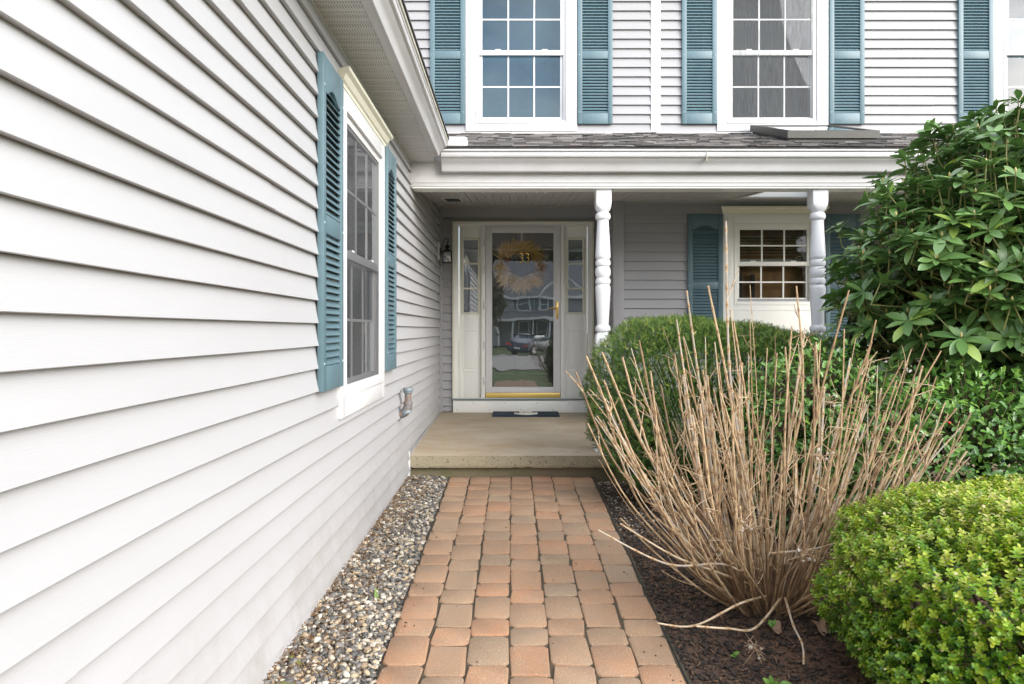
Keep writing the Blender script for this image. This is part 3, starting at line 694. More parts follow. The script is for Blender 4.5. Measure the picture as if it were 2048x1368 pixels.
for (x0, x1, y0, y1) in ((H0[0] - t, H0[0], H0[2] - t, H0[3] + t), (H0[1], H0[1] + t, H0[2] - t, H0[3] + t), (H0[0], H0[1], H0[3], H0[3] + t)):
    b.add([(x0, y0, cz(y0) - .006), (x1, y0, cz(y0) - .006), (x1, y1, cz(y1) - .006), (x0, y1, cz(y1) - .006), (x0, y0, cz(y0) + .003), (x1, y0, cz(y0) + .003), (x1, y1, cz(y1) + .003), (x0, y1, cz(y1) + .003)],
          [(0, 3, 2, 1), (4, 5, 6, 7), (0, 1, 5, 4), (1, 2, 6, 5), (2, 3, 7, 6), (3, 0, 4, 7)])
b.build('skylight_trim', MT['ceiling'], ceil)
# recessed vent in the ceiling by the door
vy = 7.22; b = MB(); vx0, vx1 = -.70, -.545
for (x0, x1, y0, y1) in ((vx0 - .02, vx0, vy, vy + .52), (vx1, vx1 + .02, vy, vy + .52), (vx0, vx1, vy, vy + .03), (vx0, vx1, vy + .48, vy + .52)):
    b.add([(x0, y0, cz(y0) - .012), (x1, y0, cz(y0) - .012), (x1, y1, cz(y1) - .012), (x0, y1, cz(y1) - .012), (x0, y0, cz(y0)), (x1, y0, cz(y0)), (x1, y1, cz(y1)), (x0, y1, cz(y1))],
          [(0, 3, 2, 1), (4, 5, 6, 7), (0, 1, 5, 4), (1, 2, 6, 5), (2, 3, 7, 6), (3, 0, 4, 7)])
vent = b.build('ceiling_vent', MT['white'], house)
for i in range(9):
    y0 = vy + .05 + i * .048; MB().box(vx0, vx1, y0, y0 + .03, cz(y0) - .009, cz(y0) - .004).build('vent_slat', MT['interior'], vent)
def roof_quad(b, x0, x1, y0, y1, t=.02):
    b.add([(x0, y0, rz(y0) - t), (x1, y0, rz(y0) - t), (x1, y1, rz(y1) - t), (x0, y1, rz(y1) - t), (x0, y0, rz(y0)), (x1, y0, rz(y0)), (x1, y1, rz(y1)), (x0, y1, rz(y1))],
          [(0, 3, 2, 1), (4, 5, 6, 7), (0, 1, 5, 4), (1, 2, 6, 5), (2, 3, 7, 6), (3, 0, 4, 7)])
b = MB(); roof_quad(b, -.75, H1[0], 5.97, YH); roof_quad(b, H1[1], 7.2, 5.97, YH); roof_quad(b, H1[0], H1[1], 5.97, H1[2]); roof_quad(b, H1[0], H1[1], H1[3], YH)
proof = b.build('porch_roof', MT['roofdeck'], house)
vs = []; fs = []; va = []; rg = random.Random(3)
ncr = 13; ex = (YH - 5.955) / ncr
for c in range(ncr):
    y0 = 5.955 + c * ex; x = -.75 - rg.random() * .2
    while x < 7.2:
        wdt = rg.uniform(.07, .24); x1 = x + wdt - .004; q = rg.uniform(0, .018); y0q = y0 - q * (1 if c else 0) + (.0 if c else 0); y1 = y0 + ex + .02; th = rg.uniform(.005, .013); lf = rg.uniform(0, .008) if rg.random() < .35 else 0
        if not (x1 > 2.54 and x < 3.38 and y1 > 6.60):
            n0 = len(vs); z0 = rz(y0q) + .002 + lf; z1 = rz(y1) + .001
            vs += [(x, y0q, z0), (x1, y0q, z0 + rg.uniform(-.003, .003)), (x1, y0q, z0 + th), (x, y0q, z0 + th), (x, y1, z1), (x1, y1, z1)]
            fs += [(n0, n0 + 1, n0 + 2, n0 + 3), (n0 + 3, n0 + 2, n0 + 5, n0 + 4)]; va += [rg.random()] * 6
        x += wdt
me = np_mesh('shingles', np.array(vs), np.array(fs), np.array(va)); from_mesh('shingles', me, MT['shingle'], proof)['kind'] = 'stuff'
# skylight on the roof
def tilted_box(b, x0, x1, y0, y1, h0, h1):
    b.add([(x0, y0, rz(y0) + h0), (x1, y0, rz(y0) + h0), (x1, y1, rz(y1) + h0), (x0, y1, rz(y1) + h0), (x0, y0, rz(y0) + h1), (x1, y0, rz(y0) + h1), (x1, y1, rz(y1) + h1), (x0, y1, rz(y1) + h1)],
          [(0, 3, 2, 1), (4, 5, 6, 7), (0, 1, 5, 4), (1, 2, 6, 5), (2, 3, 7, 6), (3, 0, 4, 7)])
b = MB()
for q in ((2.555, 3.365, 6.61, 6.69), (2.555, 3.365, 7.53, 7.61), (2.555, 2.615, 6.69, 7.53), (3.305, 3.365, 6.69, 7.53)): tilted_box(b, *q, -.005, .05)
sk = b.build('skylight', MT['skylight'], proof)
b = MB()
for q in ((2.535, 3.385, 6.585, 6.645), (2.535, 3.385, 7.57, 7.63), (2.535, 2.585, 6.645, 7.57), (3.335, 3.385, 6.645, 7.57)): tilted_box(b, *q, .028, .098)
b.build('skylight_cladding', MT['skylight'], proof)
b = MB(); b.add([(2.58, 6.64, rz(6.64) + .09), (3.34, 6.64, rz(6.64) + .09), (3.34, 7.58, rz(7.58) + .09), (2.58, 7.58, rz(7.58) + .09)], [(0, 1, 2, 3)]); b.build('skylight_pane', MT['sky_glass'], proof)
# main eave above the frame
b = MB(); b.extrude([(YH - .32, 5.55), (YH, 5.55), (YH + 3.5, 7.6), (YH + 3.5, 7.7), (YH - .34, 5.68)], 0, -3.4, 7.4); b.build('main_roof', MT['roofdeck'], house)

# ---- porch slab
def fz(y): return .190 + (y - 6.06) / (YD - 6.06) * .074
b = MB(); n = 40; xs = np.linspace(XW + .002, 7.2, n + 1); rg = random.Random(5)
for x in xs:
    ch = rg.uniform(0, .006) if rg.random() < .4 else 0
    b.v += [(x, YD + .1, fz(YD + .1)), (x, 6.075, fz(6.075)), (x, 6.063, fz(6.06) - .008 - ch)]
for i in range(n): b.f += [(i * 3, i * 3 + 1, i * 3 + 4, i * 3 + 3), (i * 3 + 1, i * 3 + 2, i * 3 + 5, i * 3 + 4)]
slab = b.build('porch_slab', MT['concrete'], house, smooth=True)
b = MB(); xs = np.linspace(XW + .002, 7.2, 160)
for x in xs:
    ch = rg.uniform(0, .010) if rg.random() < .22 else rg.uniform(0, .002)
    b.v += [(x, 6.063, fz(6.06) - .006), (x, 6.062, .10), (x, 6.066, .080 + ch), (x, 6.12, .080 + ch)]
for i in range(159):
    for q in range(3): b.f.append((i * 4 + q, i * 4 + q + 1, i * 4 + q + 5, i * 4 + q + 4))
b.build('slab_edge', MT['aggregate'], slab)
MB().box(XW + .002, 7.2, 6.118, 6.3, -.25, .10).build('step_riser', MT['riser'], slab)
# ---- turned porch posts
def post(x):
    y = 6.247; w2 = .067
    b = MB(); bl = []
    def rr(z, h, r): # rounded-square section
        out = []
        for cx, cy, a0 in ((h - r, h - r, 0), (-h + r, h - r, 90), (-h + r, -h + r, 180), (h - r, -h + r, 270)):
            for a in (0, 30, 60, 90): out.append((x + cx + r * math.cos(R(a0 + a)), y + cy + r * math.sin(R(a0 + a)), z))
        return out
    def stack(lv):
        vs = []; n = 16
        for z, h, r in lv: vs += rr(z, h, r)
        fs = [(j * n + i, j * n + (i + 1) % n, (j + 1) * n + (i + 1) % n, (j + 1) * n + i) for j in range(len(lv) - 1) for i in range(n)]
        b.add(vs, fs + [tuple(range(n - 1, -1, -1)), tuple(range((len(lv) - 1) * n, len(lv) * n))])
    stack([(2.272, .044, .043), (2.290, .058, .050), (2.312, .066, .036), (2.335, w2, .016), (2.36, w2, .006), (2.482, w2, .006)])
    o = b.build('porch_post', MT['white_post'], house, smooth=True); b.v, b.f = [], []
    stack([(.195, w2, .006), (1.165, w2, .006), (1.185, w2, .016), (1.205, .066, .036), (1.222, .058, .050), (1.236, .044, .043)])
    b.build('lower_block', MT['white_post'], o, smooth=True)
    P = [(.048, 1.234), (.062, 1.238), (.0665, 1.252), (.0665, 1.272), (.060, 1.286), (.050, 1.292), (.050, 1.305), (.052, 1.34), (.058, 1.45), (.064, 1.56), (.0665, 1.612), (.064, 1.632), (.056, 1.642),
         (.056, 1.648), (.064, 1.654), (.0665, 1.668), (.0665, 1.682), (.062, 1.698), (.052, 1.703), (.060, 1.715), (.0665, 1.736), (.068, 1.755), (.0665, 1.774), (.060, 1.795), (.052, 1.806),
         (.062, 1.811), (.0665, 1.826), (.0665, 1.842), (.063, 1.856), (.055, 1.862), (.056, 1.868), (.064, 1.876), (.0665, 1.895), (.064, 1.945), (.058, 2.06), (.052, 2.16), (.050, 2.200), (.050, 2.208), (.060, 2.214), (.0665, 2.228), (.0665, 2.250), (.060, 2.266), (.046, 2.275)]
    MB().lathe(P, x, y, 32).build('turned_shaft', MT['white_post'], o, smooth=True)
    MB().box(x - .075, x + .075, y - .075, y + .075, .188, .215).build('post_base', MT['white_post'], o, bevel=.006)
for px in (.790, 2.665, 4.54): post(px)

# ---- entry: frame, sidelights, storm door, inner door
zt0 = .424; zt1 = 2.553; D = lambda x: (x - 1025) / 166.0; Zp = lambda y: 1.25 + (660 - y) / 166.0
b = MB(TD); b.box(DX0, DX0 + .075, -.02, .045, zt0, zt1); b.box(DX1 - .075, DX1, -.02, .045, zt0, zt1); b.box(DX0 + .075, DX1 - .075, -.02, .045, zt1 - .055, zt1)
b.box(D(963), D(971), -.04, .050, zt0, zt1 - .055); b.box(D(1120.5), D(1128), -.04, .050, zt0, zt1 - .055)
frame = b.build('door_frame', MT['door'], house, bevel=.004)
MB(TD).ring(DX0 + .004, DX1 - .004, zt0, zt1 - .003, .018, .045, .052).build('brick_mould', MT['cream'], frame)
sb = MB(TD).box(DX0 + .01, DX1 - .01, -.02, .060, .262, zt0 - .012).build('threshold_board', MT['door'], frame, bevel=.003)
for i in range(9):
    for zz in (.29, .37): 
        if (i + int(zz * 100)) % 2: continue
        MB(TD).box(DX0 + .06 + i * .19, DX0 + .07 + i * .19, .0595, .063, zz, zz + .010).build('nail_head', MT['wall'], sb)
MB(TD).box(DX0 + .005, DX1 - .005, -.02, .078, zt0 - .012, zt0 + .006).build('threshold', MT['pipe_grey'], frame)
for side in (0, 1):
    x0, x1 = (D(918.5), D(963)) if side == 0 else (D(1128), D(1174))
    g0, g1 = (D(927), D(956.5)) if side == 0 else (D(1136), D(1165.5))
    zg0, zg1 = Zp(625), Zp(479.7)
    b = MB(TD); b.box(x0, g0, -.02, .006, zt0 + .01, zt1 - .055); b.box(g1, x1, -.02, .006, zt0 + .01, zt1 - .055); b.box(g0, g1, -.02, .006, zt0 + .01, zg0); b.box(g0, g1, -.02, .006, zg1, zt1 - .055)
    sp = b.build('sidelight', MT['door'], frame, bevel=.001)
    sp.name = 'sidelight'
    MB(TD).ring(g0 - .022, g1 + .022, zg0 - .022, zg1 + .022, .024, .004, .020).build('sidelight_moulding', MT['cream'], frame, bevel=.003)
    for yy in (527.6, 577): MB(TD).box(g0, g1, -.004, .008, Zp(yy) - .009, Zp(yy) + .009).build('sidelight_muntin', MT['cream'], frame)
    for ya, yb in ((625, 578), (576, 528.5), (526.7, 479.7)): MB(TD).add([(g0, .001, Zp(ya)), (g1, .001, Zp(ya)), (g1, .001, Zp(yb)), (g0, .001, Zp(yb))], [(0, 1, 2, 3)]).build('sidelight_pane', MT['pane_storm'], frame)
    MB(TD).ring(g0 - .008, g1 + .012, Zp(742), Zp(660), .012, .005, .013).build('raised_panel', MT['door'], frame, bevel=.003)
    MB(TD).box(g0 + .012, g1 - .008, .005, .011, Zp(742) + .03, Zp(660) - .03).build('raised_panel', MT['door'], frame, bevel=.004)
    MB(TD).box(x0 - .02, x1 + .02, -.30, -.29, zt0, zt1).build('hall_behind', MT['interior'], frame)
# storm door
sx0, sx1 = D(971.5), D(1120); sz0, sz1 = Zp(792), Zp(453); gx0, gx1, gzb, gzt = D(984), D(1107), Zp(773.5), Zp(467)
b = MB(TD); b.box(sx0, gx0, .030, .062, sz0 + .045, sz1); b.box(gx1, sx1, .030, .062, sz0 + .045, sz1); b.box(gx0, gx1, .030, .062, sz0 + .045, gzb); b.box(gx0, gx1, .030, .062, gzt, sz1)
storm = b.build('storm_door', MT['white'], house, bevel=.003)
MB(TD).ring(gx0 - .008, gx1 + .008, gzb - .008, gzt + .008, .012, .060, .066).build('glazing_bead', MT['white'], storm)
MB(TD).add([(gx0, .046, gzb), (gx1, .046, gzb), (gx1, .046, gzt), (gx0, .046, gzt)], [(0, 1, 2, 3)]).build('storm_pane', MT['pane_storm'], storm)
MB(TD).box(sx0 + .002, sx1 - .002, .028, .064, sz0 - .012, sz0 + .043).build('gold_sweep', MT['gold'], storm, bevel=.003)
for yy in (486, 540, 612, 690, 760): MB(TD).box(sx0 - .022, sx0 - .002, .050, .068, Zp(yy) - .045, Zp(yy) + .045).build('hinge', MT['white'], storm, bevel=.004)
hx = D(1113.5); b = MB(TD); b.box(hx - .014, hx + .014, .062, .070, Zp(638), Zp(603.5)); hd = b.build('handle', MT['brass'], storm, bevel=.003)
b = MB(TD); b.tube([(hx, .068, Zp(616)), (hx, .105, Zp(616)), (hx - .03, .112, Zp(616.3)), (hx - .10, .108, Zp(617.2))], [.010, .010, .009, .006], 8); b.build('handle_lever', MT['brass'], storm, smooth=True)
b = MB(TD); b.tube([(hx, .068, Zp(630)), (hx, .080, Zp(630))], .011, 10); b.build('key_cylinder', MT['brass'], storm, smooth=True)
# inner door
ent = MB(TD).box(sx0 - .02, sx1 + .02, -.075, -.03, zt0, zt1 - .05).build('entry_door', MT['entry'], house)
for (a, c, e, f) in ((.08, .36, .28, .95), (.50, .78, .28, .95), (.08, .36, 1.12, 1.85), (.50, .78, 1.12, 1.85)):
    MB(TD).ring(sx0 + a, sx0 + c, zt0 + e, zt0 + f, .02, -.031, -.022).build('door_panel', MT['entry'], ent, bevel=.003)
# house number
def three(cx, cz, h, T, d):
    b = MB(T); pts = []
    r1 = h * .24; r2 = h * .28
    for a in range(150, -91, -20): pts.append((cx + r1 * math.cos(R(a)), d, cz + h * .5 - r1 + r1 * math.sin(R(a))))
    for a in range(80, -151, -20): pts.append((cx + r2 * math.cos(R(a)), d, cz - h * .5 + r2 + r2 * math.sin(R(a))))
    b.tube(pts, [h * .055 + h * .03 * math.sin(math.pi * i / (len(pts) - 1) * 2) ** 2 for i in range(len(pts))], 7); return b
for cx in (D(1041.2), D(1053.2)): three(cx, Zp(516.5), .105, TD, .054).build('house_number', MT['goldnum'], storm, smooth=True)

# ------------------------------------------------------------------ wreath on the inner door
wr = tag(empty('wreath', (D(1043.5), YD + .03, Zp(529))), 'dried straw and grass wreath hanging behind the glass of the front door', 'wreath')
cx, cz0 = D(1043.5), Zp(529); ring = MB(TD); pts = [(cx + .19 * math.cos(a), -.010, cz0 + .19 * math.sin(a)) for a in np.linspace(0, 2 * math.pi, 33)]
ring.tube(pts, .034, 8, cap=False).build('wreath_ring', MT['straw'], wr)
n = 3400; a = RNG.random(n) * 2 * math.pi; rr_ = RNG.uniform(.145, .235, n)
pos = np.stack([cx + rr_ * np.cos(a), YD - RNG.uniform(-.005, .036, n), cz0 + rr_ * np.sin(a)], 1)
tang = np.stack([-np.sin(a), np.zeros(n), np.cos(a)], 1); rad = np.stack([np.cos(a), np.zeros(n), np.sin(a)], 1)
sgn = np.where(np.sin(a) < -.2, np.sign(np.cos(a) + RNG.normal(0, .8, n)), -1.0)
d = tang * sgn[:, None] * RNG.uniform(.3, 1, n)[:, None] + rad * RNG.uniform(-.12, .62, n)[:, None] + np.array([0, -.12, 0]) + RNG.normal(0, .14, (n, 3)) + np.where(np.sin(a) < -.5, 1, 0)[:, None] * np.array([0, 0, -.6])
bl = np.array([(-.5, 0, 0), (.5, 0, 0), (-.35, .55, .03), (.35, .55, .03), (0, 1, -.02)]); blf = np.array([(0, 1, 3), (0, 3, 2), (2, 3, 4)])
sc = np.stack([RNG.uniform(.004, .012, n), RNG.uniform(.07, .15, n), np.full(n, .1)], 1)
bn = (a / (2 * math.pi) * 17).astype(int) % 17; cl = RNG.random(17); cr = RNG.uniform(-.25, .35, 17); d = d + rad * cr[bn][:, None]; sc[:, 1] *= (.7 + .6 * cl)[bn]; pos = pos + rad * (cr[bn] * .05)[:, None]
hue = np.clip(-.05 + .95 * cl[bn] + .05 * np.sin(a * 2 + 1) + RNG.normal(0, .14, n) + np.where(np.sin(a) < -.55, .4, 0), 0, 1)
V, F, A = scatter(bl, blf, pos, frames(d, np.array([[0, -1., 0]]) + RNG.normal(0, .5, (n, 3))), sc, hue)
from_mesh('dried_stalks', np_mesh('dried_stalks', V, F, A), MT['straw'], wr)['kind'] = 'stuff'
MB(TD).box(cx - .012, cx + .012, -.026, -.022, cz0 + .17, zt1 - .08).build('hanger', MT['white'], wr)

# ------------------------------------------------------------------ doormat
mat = MB(); z = fz(8.4)
o = MB(); o.add([(-.233, 8.20, fz(8.2) + .001), (.545, 8.20, fz(8.2) + .001), (.545, 8.53, fz(8.53) + .001), (-.233, 8.53, fz(8.53) + .001), (-.229, 8.205, fz(8.2) + .018), (.541, 8.205, fz(8.2) + .018), (.541, 8.525, fz(8.53) + .018), (-.229, 8.525, fz(8.53) + .018)], [(0, 3, 2, 1), (4, 5, 6, 7), (0, 1, 5, 4), (1, 2, 6, 5), (2, 3, 7, 6), (3, 0, 4, 7)])
dm = o.build('doormat', MT['mat'], None); tag(dm, 'navy doormat with a white anchor in front of the door', 'doormat')
b = MB(); fm = lambda y: fz(y) + .022; ax = .155
b.tube([(ax, 8.25, fm(8.25)), (ax, 8.47, fm(8.47))], .014, 6); b.tube([(ax - .075, 8.42, fm(8.42)), (ax + .075, 8.42, fm(8.42))], .013, 6)
b.tube([(ax + .135 * math.cos(t), 8.36 + .11 * math.sin(t), fm(8.3)) for t in np.linspace(R(200), R(340), 13)], .015, 6)
b.tube([(ax + .025 * math.cos(t), 8.49 + .02 * math.sin(t), fm(8.49)) for t in np.linspace(0, 2 * math.pi, 11)], .008, 5)
b.build('anchor_motif', MT['rope'], dm, smooth=True)

# ------------------------------------------------------------------ wall lantern
ly = 8.37; lx = -.762; lan = tag(empty('wall_lantern', (XW + .02, ly, 2.05)), 'small black carriage lantern on the left wall beside the door', 'lantern')
MB().box(XW + .012, XW + .036, ly - .075, ly + .075, 2.07, 2.275).build('back_block', MT['plate'], lan, bevel=.006)
b = MB(); b.lathe([(.001, 0), (.045, .001), (.042, .012), (.02, .022), (.001, .026)], 0, 0, 16, cap=False); b.v = [(XW + .036 + z_, ly + x_ * .8, 2.165 + y_ * 1.25) for x_, y_, z_ in b.v]; b.build('back_plate', MT['iron'], lan, smooth=True)
b = MB(); b.tube([(XW + .04, ly, 2.165), (XW + .06, ly, 2.16), (lx - .03, ly, 2.178), (lx, ly, 2.185)], [.018, .010, .008, .010], 8)
b.tube([(XW + .062, ly, 2.165), (XW + .065, ly, 2.25), (XW + .085, ly, 2.305), (lx - .015, ly, 2.325), (lx + .015, ly, 2.31), (lx + .016, ly, 2.288), (lx, ly, 2.283), (lx - .006, ly, 2.292)], [.006, .005, .005, .005, .005, .005, .005, .004], 7)
b.build('bracket', MT['iron'], lan, smooth=True)
MB().lathe([(.060, 2.160), (.062, 2.166), (.045, 2.183), (.018, 2.198), (.014, 2.206), (.034, 2.222), (.030, 2.232), (.012, 2.246), (.005, 2.262), (.002, 2.285)], lx, ly, 16).build('cap', MT['iron'], lan, smooth=True)
b = MB()
for sx_ in (-1, 1):
    for sy_ in (-1, 1): b.tube([(lx + sx_ * .046, ly + sy_ * .046, 2.165), (lx + sx_ * .046, ly + sy_ * .046, 2.032)], .0045, 5)
b.ring(lx - .052, lx + .052, 0, 0, 0, 0, 0) if False else None
b.box(lx - .054, lx + .054, ly - .054, ly + .054, 2.034, 2.044); b.build('cage', MT['iron'], lan)
for k, (a0, a1, b0, b1) in enumerate(((-.044, .044, -.044, -.044), (-.044, .044, .044, .044), (-.044, -.044, -.044, .044), (.044, .044, -.044, .044))):
    b = MB(); b.add([(lx + a0, ly + b0, 2.046), (lx + a1, ly + b1, 2.046), (lx + a1, ly + b1, 2.158), (lx + a0, ly + b0, 2.158)], [(0, 1, 2, 3)]); b.build('lantern_pane', MT['lantern_glass'], lan)
MB().lathe([(.012, 2.046), (.012, 2.08), (.009, 2.09), (.014, 2.105), (.010, 2.125), (.001, 2.14)], lx, ly, 10).build('bulb', MT['bulb'], lan, smooth=True)

# ------------------------------------------------------------------ pipe on the left wall
py = 5.51; pp = tag(empty('fill_pipe', (XW + .01, py, .6)), 'rusty grey capped pipe elbow sticking out of the left wall', 'pipe'); pxx = -.805
MB().lathe([(.026, .675), (.026, .765)], pxx, py, 16).build('riser_pipe', MT['pipe'], pp, smooth=True)
MB().lathe([(.028, .762), (.034, .766), (.035, .780), (.041, .783), (.041, .798), (.037, .805), (.001, .806)], pxx, py, 18).build('cap', MT['pipe_grey'], pp, smooth=True)
b = MB(); b.tube([(XW + .005, py, .598), (XW + .035, py, .600), (XW + .055, py, .612), (pxx - .008, py, .640), (pxx, py, .662), (pxx, py, .690)], [.030, .032, .034, .035, .034, .033], 16); b.build('elbow', MT['pipe'], pp, smooth=True)
b = MB(); b.tube([(XW + .052, py, .625), (XW + .062, py, .605)], [.044, .044], 16); b.v = [(x_ + .012, y_, z_) for x_, y_, z_ in b.v]; b.build('union_ring', MT['pipe_grey'], pp, smooth=True)
b = MB(); b.tube([(XW + .004, py, .598), (XW + .018, py, .598)], [.05, .046], 16); b.build('flange', MT['pipe_grey'], pp, smooth=True)
b = MB(); b.tube([(pxx, py, .683), (pxx, py, .697)], [.038, .036], 16); b.build('collar', MT['pipe'], pp, smooth=True)

# ------------------------------------------------------------------ shrubs
def shell(n, c, r, p=2.5, depth=.35, lump=.06, power=2.0, zmin=-.2):
    d = rand_dirs(n * 4); r = np.array(r); c = np.array(c)
    t = (np.abs(d / r) ** p).sum(1) ** (-1 / p); x = d * t[:, None]
    g = nrm(np.sign(x) * np.abs(x / r) ** (p - 1) / r)
    wt = t * t / np.maximum(.15, (d * g).sum(1)); ix = RNG.choice(n * 4, n, p=wt / wt.sum()); x, g = x[ix], g[ix]     # even cover over the surface
    ph = x * 7
    l = 1 + lump * (np.sin(ph[:, 0] * 1.3 + 1) * np.sin(ph[:, 1] * 1.1 + 2 * ph[:, 2]) + .7 * np.sin(ph[:, 2] * 2.3 + ph[:, 0] * 1.9)) * .7
    f = l * (1 - depth * RNG.random(n) ** power)
    P = c + x * f[:, None]; k = P[:, 2] > zmin
    return P[k], g[k], (f / l)[k]

# template leaves: length 1 along y, face along +z
def leaf_template(w, rows=4, fold=.12, droop=.15, shape=None):
    vs = []; fs = []
    for i in range(rows + 1):
        t = i / rows; ww_ = (shape(t) if shape else math.sin(math.pi * min(1, .06 + t * .94)) ** .8) * w
        z = -droop * t * t
        vs += [(-ww_, t, z + fold * ww_), (0, t, z), (ww_, t, z + fold * ww_)]
    for i in range(rows):
        for k in range(2): fs.append((i * 3 + k, i * 3 + k + 1, i * 3 + k + 4, i * 3 + k + 3))
    return np.array(vs), np.array(fs)

def project(P):   # photograph pixels of world points, used to rank which leaves the photo shows
    return 1025 + 1430 * P[:, 0] / P[:, 1], 660 + 1430 * (1.25 - P[:, 2]) / P[:, 1]

# --- rhododendron
rh = tag(empty('rhododendron', (3.3, 4.75, -.05)), 'big glossy dark green rhododendron with long leaves at right in front of porch', 'shrub')
P1, G1, f1 = shell(1750, (3.47, 4.75, 1.49), (1.22, 1.0, 1.12), 2.2, .46, .09, 1.6, .46)
P2, G2, f2 = shell(320, (3.55, 4.8, 2.25), (.72, .75, .56), 2.2, .35, .12, 1.6, .62)
P3, G3, f3 = shell(170, (2.82, 4.6, 1.72), (.62, .6, .5), 2.1, .3, .15, 1.6, .62)
RP = np.concatenate([P1, P2, P3]); RG = np.concatenate([G1, G2, G3])
axis = nrm(RG * .50 + np.array([0, 0, .85]) + RNG.normal(0, .26, RG.shape))
lp, ld, ln, ls, lv = [], [], [], [], []
for i in range(len(RP)):
    a = axis[i]; u = nrm(np.cross(a, [.3, .5, .81])); v = np.cross(a, u); n = RNG.integers(7, 12); base = RNG.random() * 6.28; tone = RNG.random() * .65
    for k in range(n):
        ph = base + k * 2.4; el = R(RNG.uniform(-6, 44)); rad = u * math.cos(ph) + v * math.sin(ph)
        d = a * math.sin(el) + rad * math.cos(el); up = a * math.cos(el) - rad * math.sin(el) + RNG.normal(0, .12, 3)
        lp.append(RP[i] + rad * .006 - a * RNG.uniform(0, .03)); ld.append(d); ln.append(up); ls.append(RNG.choice([.09, .115, .13, .145, .16]) * (.75 if el > R(24) else 1)); lv.append(min(1, max(0, tone + RNG.uniform(-.12, .2) + (.3 if RNG.random() < .05 else 0))))
lp, ld, ln, ls, lv = map(np.array, (lp, ld, ln, ls, lv))
tips = lp + ld * ls[:, None] * .5; qx, qy = project(tips)
vd = nrm(np.array([0, 0, 1.25]) - tips); cen = np.array([3.38, 4.75, 1.55]); rel = (tips - cen) / np.array([1.25, 1.0, 1.2])
score = (nrm(rel) * vd).sum(1) * 1.2 + np.linalg.norm(rel, axis=1) * 1.5 + np.abs((nrm(ln) * vd).sum(1)) * .3
score[(qx > 2040) | (qx < 1600) | (qy < 160) | (qy > 820)] = -9
order = np.argsort(-score); top = order[:300]; oth = order[300:]
LT = [leaf_template(.190, 5, .22, dr, lambda t: max(.05, math.sin(math.pi * min(1, .02 + t ** 1.15 * .96))) ** .72) for dr in (.04, .14, .24)]
LM = []
for q in range(9):
    tv, tf = LT[q % 3]; me = np_mesh('leaf', tv, tf, np.full(len(tv), [.12, .22, .35, .42, .5, .6, .3, .7, .9][q]), smooth=True); me.materials.append(MT['rhodo']); LM.append(me)
rot = frames(ld, ln)
for i in top:
    M4 = Matrix([[*(rot[i][r] * ls[i]), lp[i][r]] for r in range(3)] + [[0, 0, 0, 1]]); from_mesh('leaf', LM[RNG.integers(0, 9)], None, rh, M4)
vs, fs, va, off = [], [], [], 0
for q in range(3):
    s_ = oth[q::3]; V, F, A = scatter(*LT[q], lp[s_], rot[s_], ls[s_], lv[s_]); vs.append(V); fs.append(F + off); va.append(A); off += len(V)
from_mesh('foliage', np_mesh('foliage', np.concatenate(vs), np.concatenate(fs), np.concatenate(va), smooth=True), MT['rhodo'], rh)['kind'] = 'stuff'
b = MB(); rg = random.Random(8); bud = MB()
for i in range(len(RP)):
    p = Vector(RP[i]); c = Vector((3.35 + rg.uniform(-.2, .2), 4.75 + rg.uniform(-.2, .2), min(p.z - .1, .7 + rg.random() * .7)))
    a = Vector(axis[i]); b.tube([c.lerp(p, .72) + Vector((0, 0, -.03)), p - a * .16, p - a * .06, p], [.007, .0045, .004, .0035], 5)
    if rg.random() < .45: bud.lathe([(.001, 0), (.005, .004), (.007, .012), (.004, .024), (.001, .03)], 0, 0, 6, cap=False) or None; n0 = len(bud.v) - 30; bud.v[n0:] = [tuple(p + Vector(v)) for v in bud.v[n0:]]
b.build('twigs', MT['rhodo_bark'], rh)['kind'] = 'stuff'; bud.build('buds', MT['bud'], rh, smooth=True)['kind'] = 'stuff'
for k in range(6):
    a = rg.uniform(0, 6.28); b = MB(); x0, y0 = 3.3 + .12 * math.cos(a), 4.75 + .12 * math.sin(a); e = Vector((3.35 + .75 * math.cos(a), 4.75 + .6 * math.sin(a), rg.uniform(1.3, 2.1)))
    b.tube([(x0, y0, -.2), (x0 + .06 * math.cos(a), y0 + .06 * math.sin(a), .35), tuple(Vector((x0, y0, .6)).lerp(e, .5) + Vector((rg.uniform(-.06, .06), 0, .05))), tuple(e)], [.038, .030, .02, .010], 8); b.build('trunk', MT['bark'], rh, smooth=True)

# --- holly
ho = tag(empty('holly_shrub', (2.4, 4.05, -.05)), 'low spiny green holly with a few red berries beneath the rhododendron', 'shrub')
def holly_shape(t): return (.5 + .5 * math.sin(math.pi * t)) * (1.0 if round(t * 6) % 2 else .62) * (1 - .8 * max(0, t - .85) / .15) * (.5 if t < .01 else 1)
HT = leaf_template(.26, 6, .35, .18, holly_shape)
vs, fs, va, off = [], [], [], 0; htw = MB()
for (c, r, n) in (((2.60, 4.05, .42), (.88, .62, .60), 10500), ((1.98, 4.55, .55), (.55, .5, .62), 4600), ((3.3, 3.9, .5), (.6, .55, .55), 2300)):
    P, G, f = shell(n, c, r, 2.4, .38, .10, 1.5, -.1); m = len(P)
    d = nrm(G * .5 + RNG.normal(0, .6, (m, 3)) + np.array([0, 0, .1])); up = G + np.array([0, 0, .6]) + RNG.normal(0, .45, (m, 3))
    V, F, A = scatter(*HT, P, frames(d, up), RNG.uniform(.030, .056, m), np.clip(RNG.normal(.38, .2, m) + (P[:, 2] - .5) * .35, 0, 1)); vs.append(V); fs.append(F + off); va.append(A); off += len(V)
    for i in range(0, m, 14): htw.tube([tuple(P[i] * .6 + np.array(c) * .4), tuple(P[i])], [.004, .002], 4)
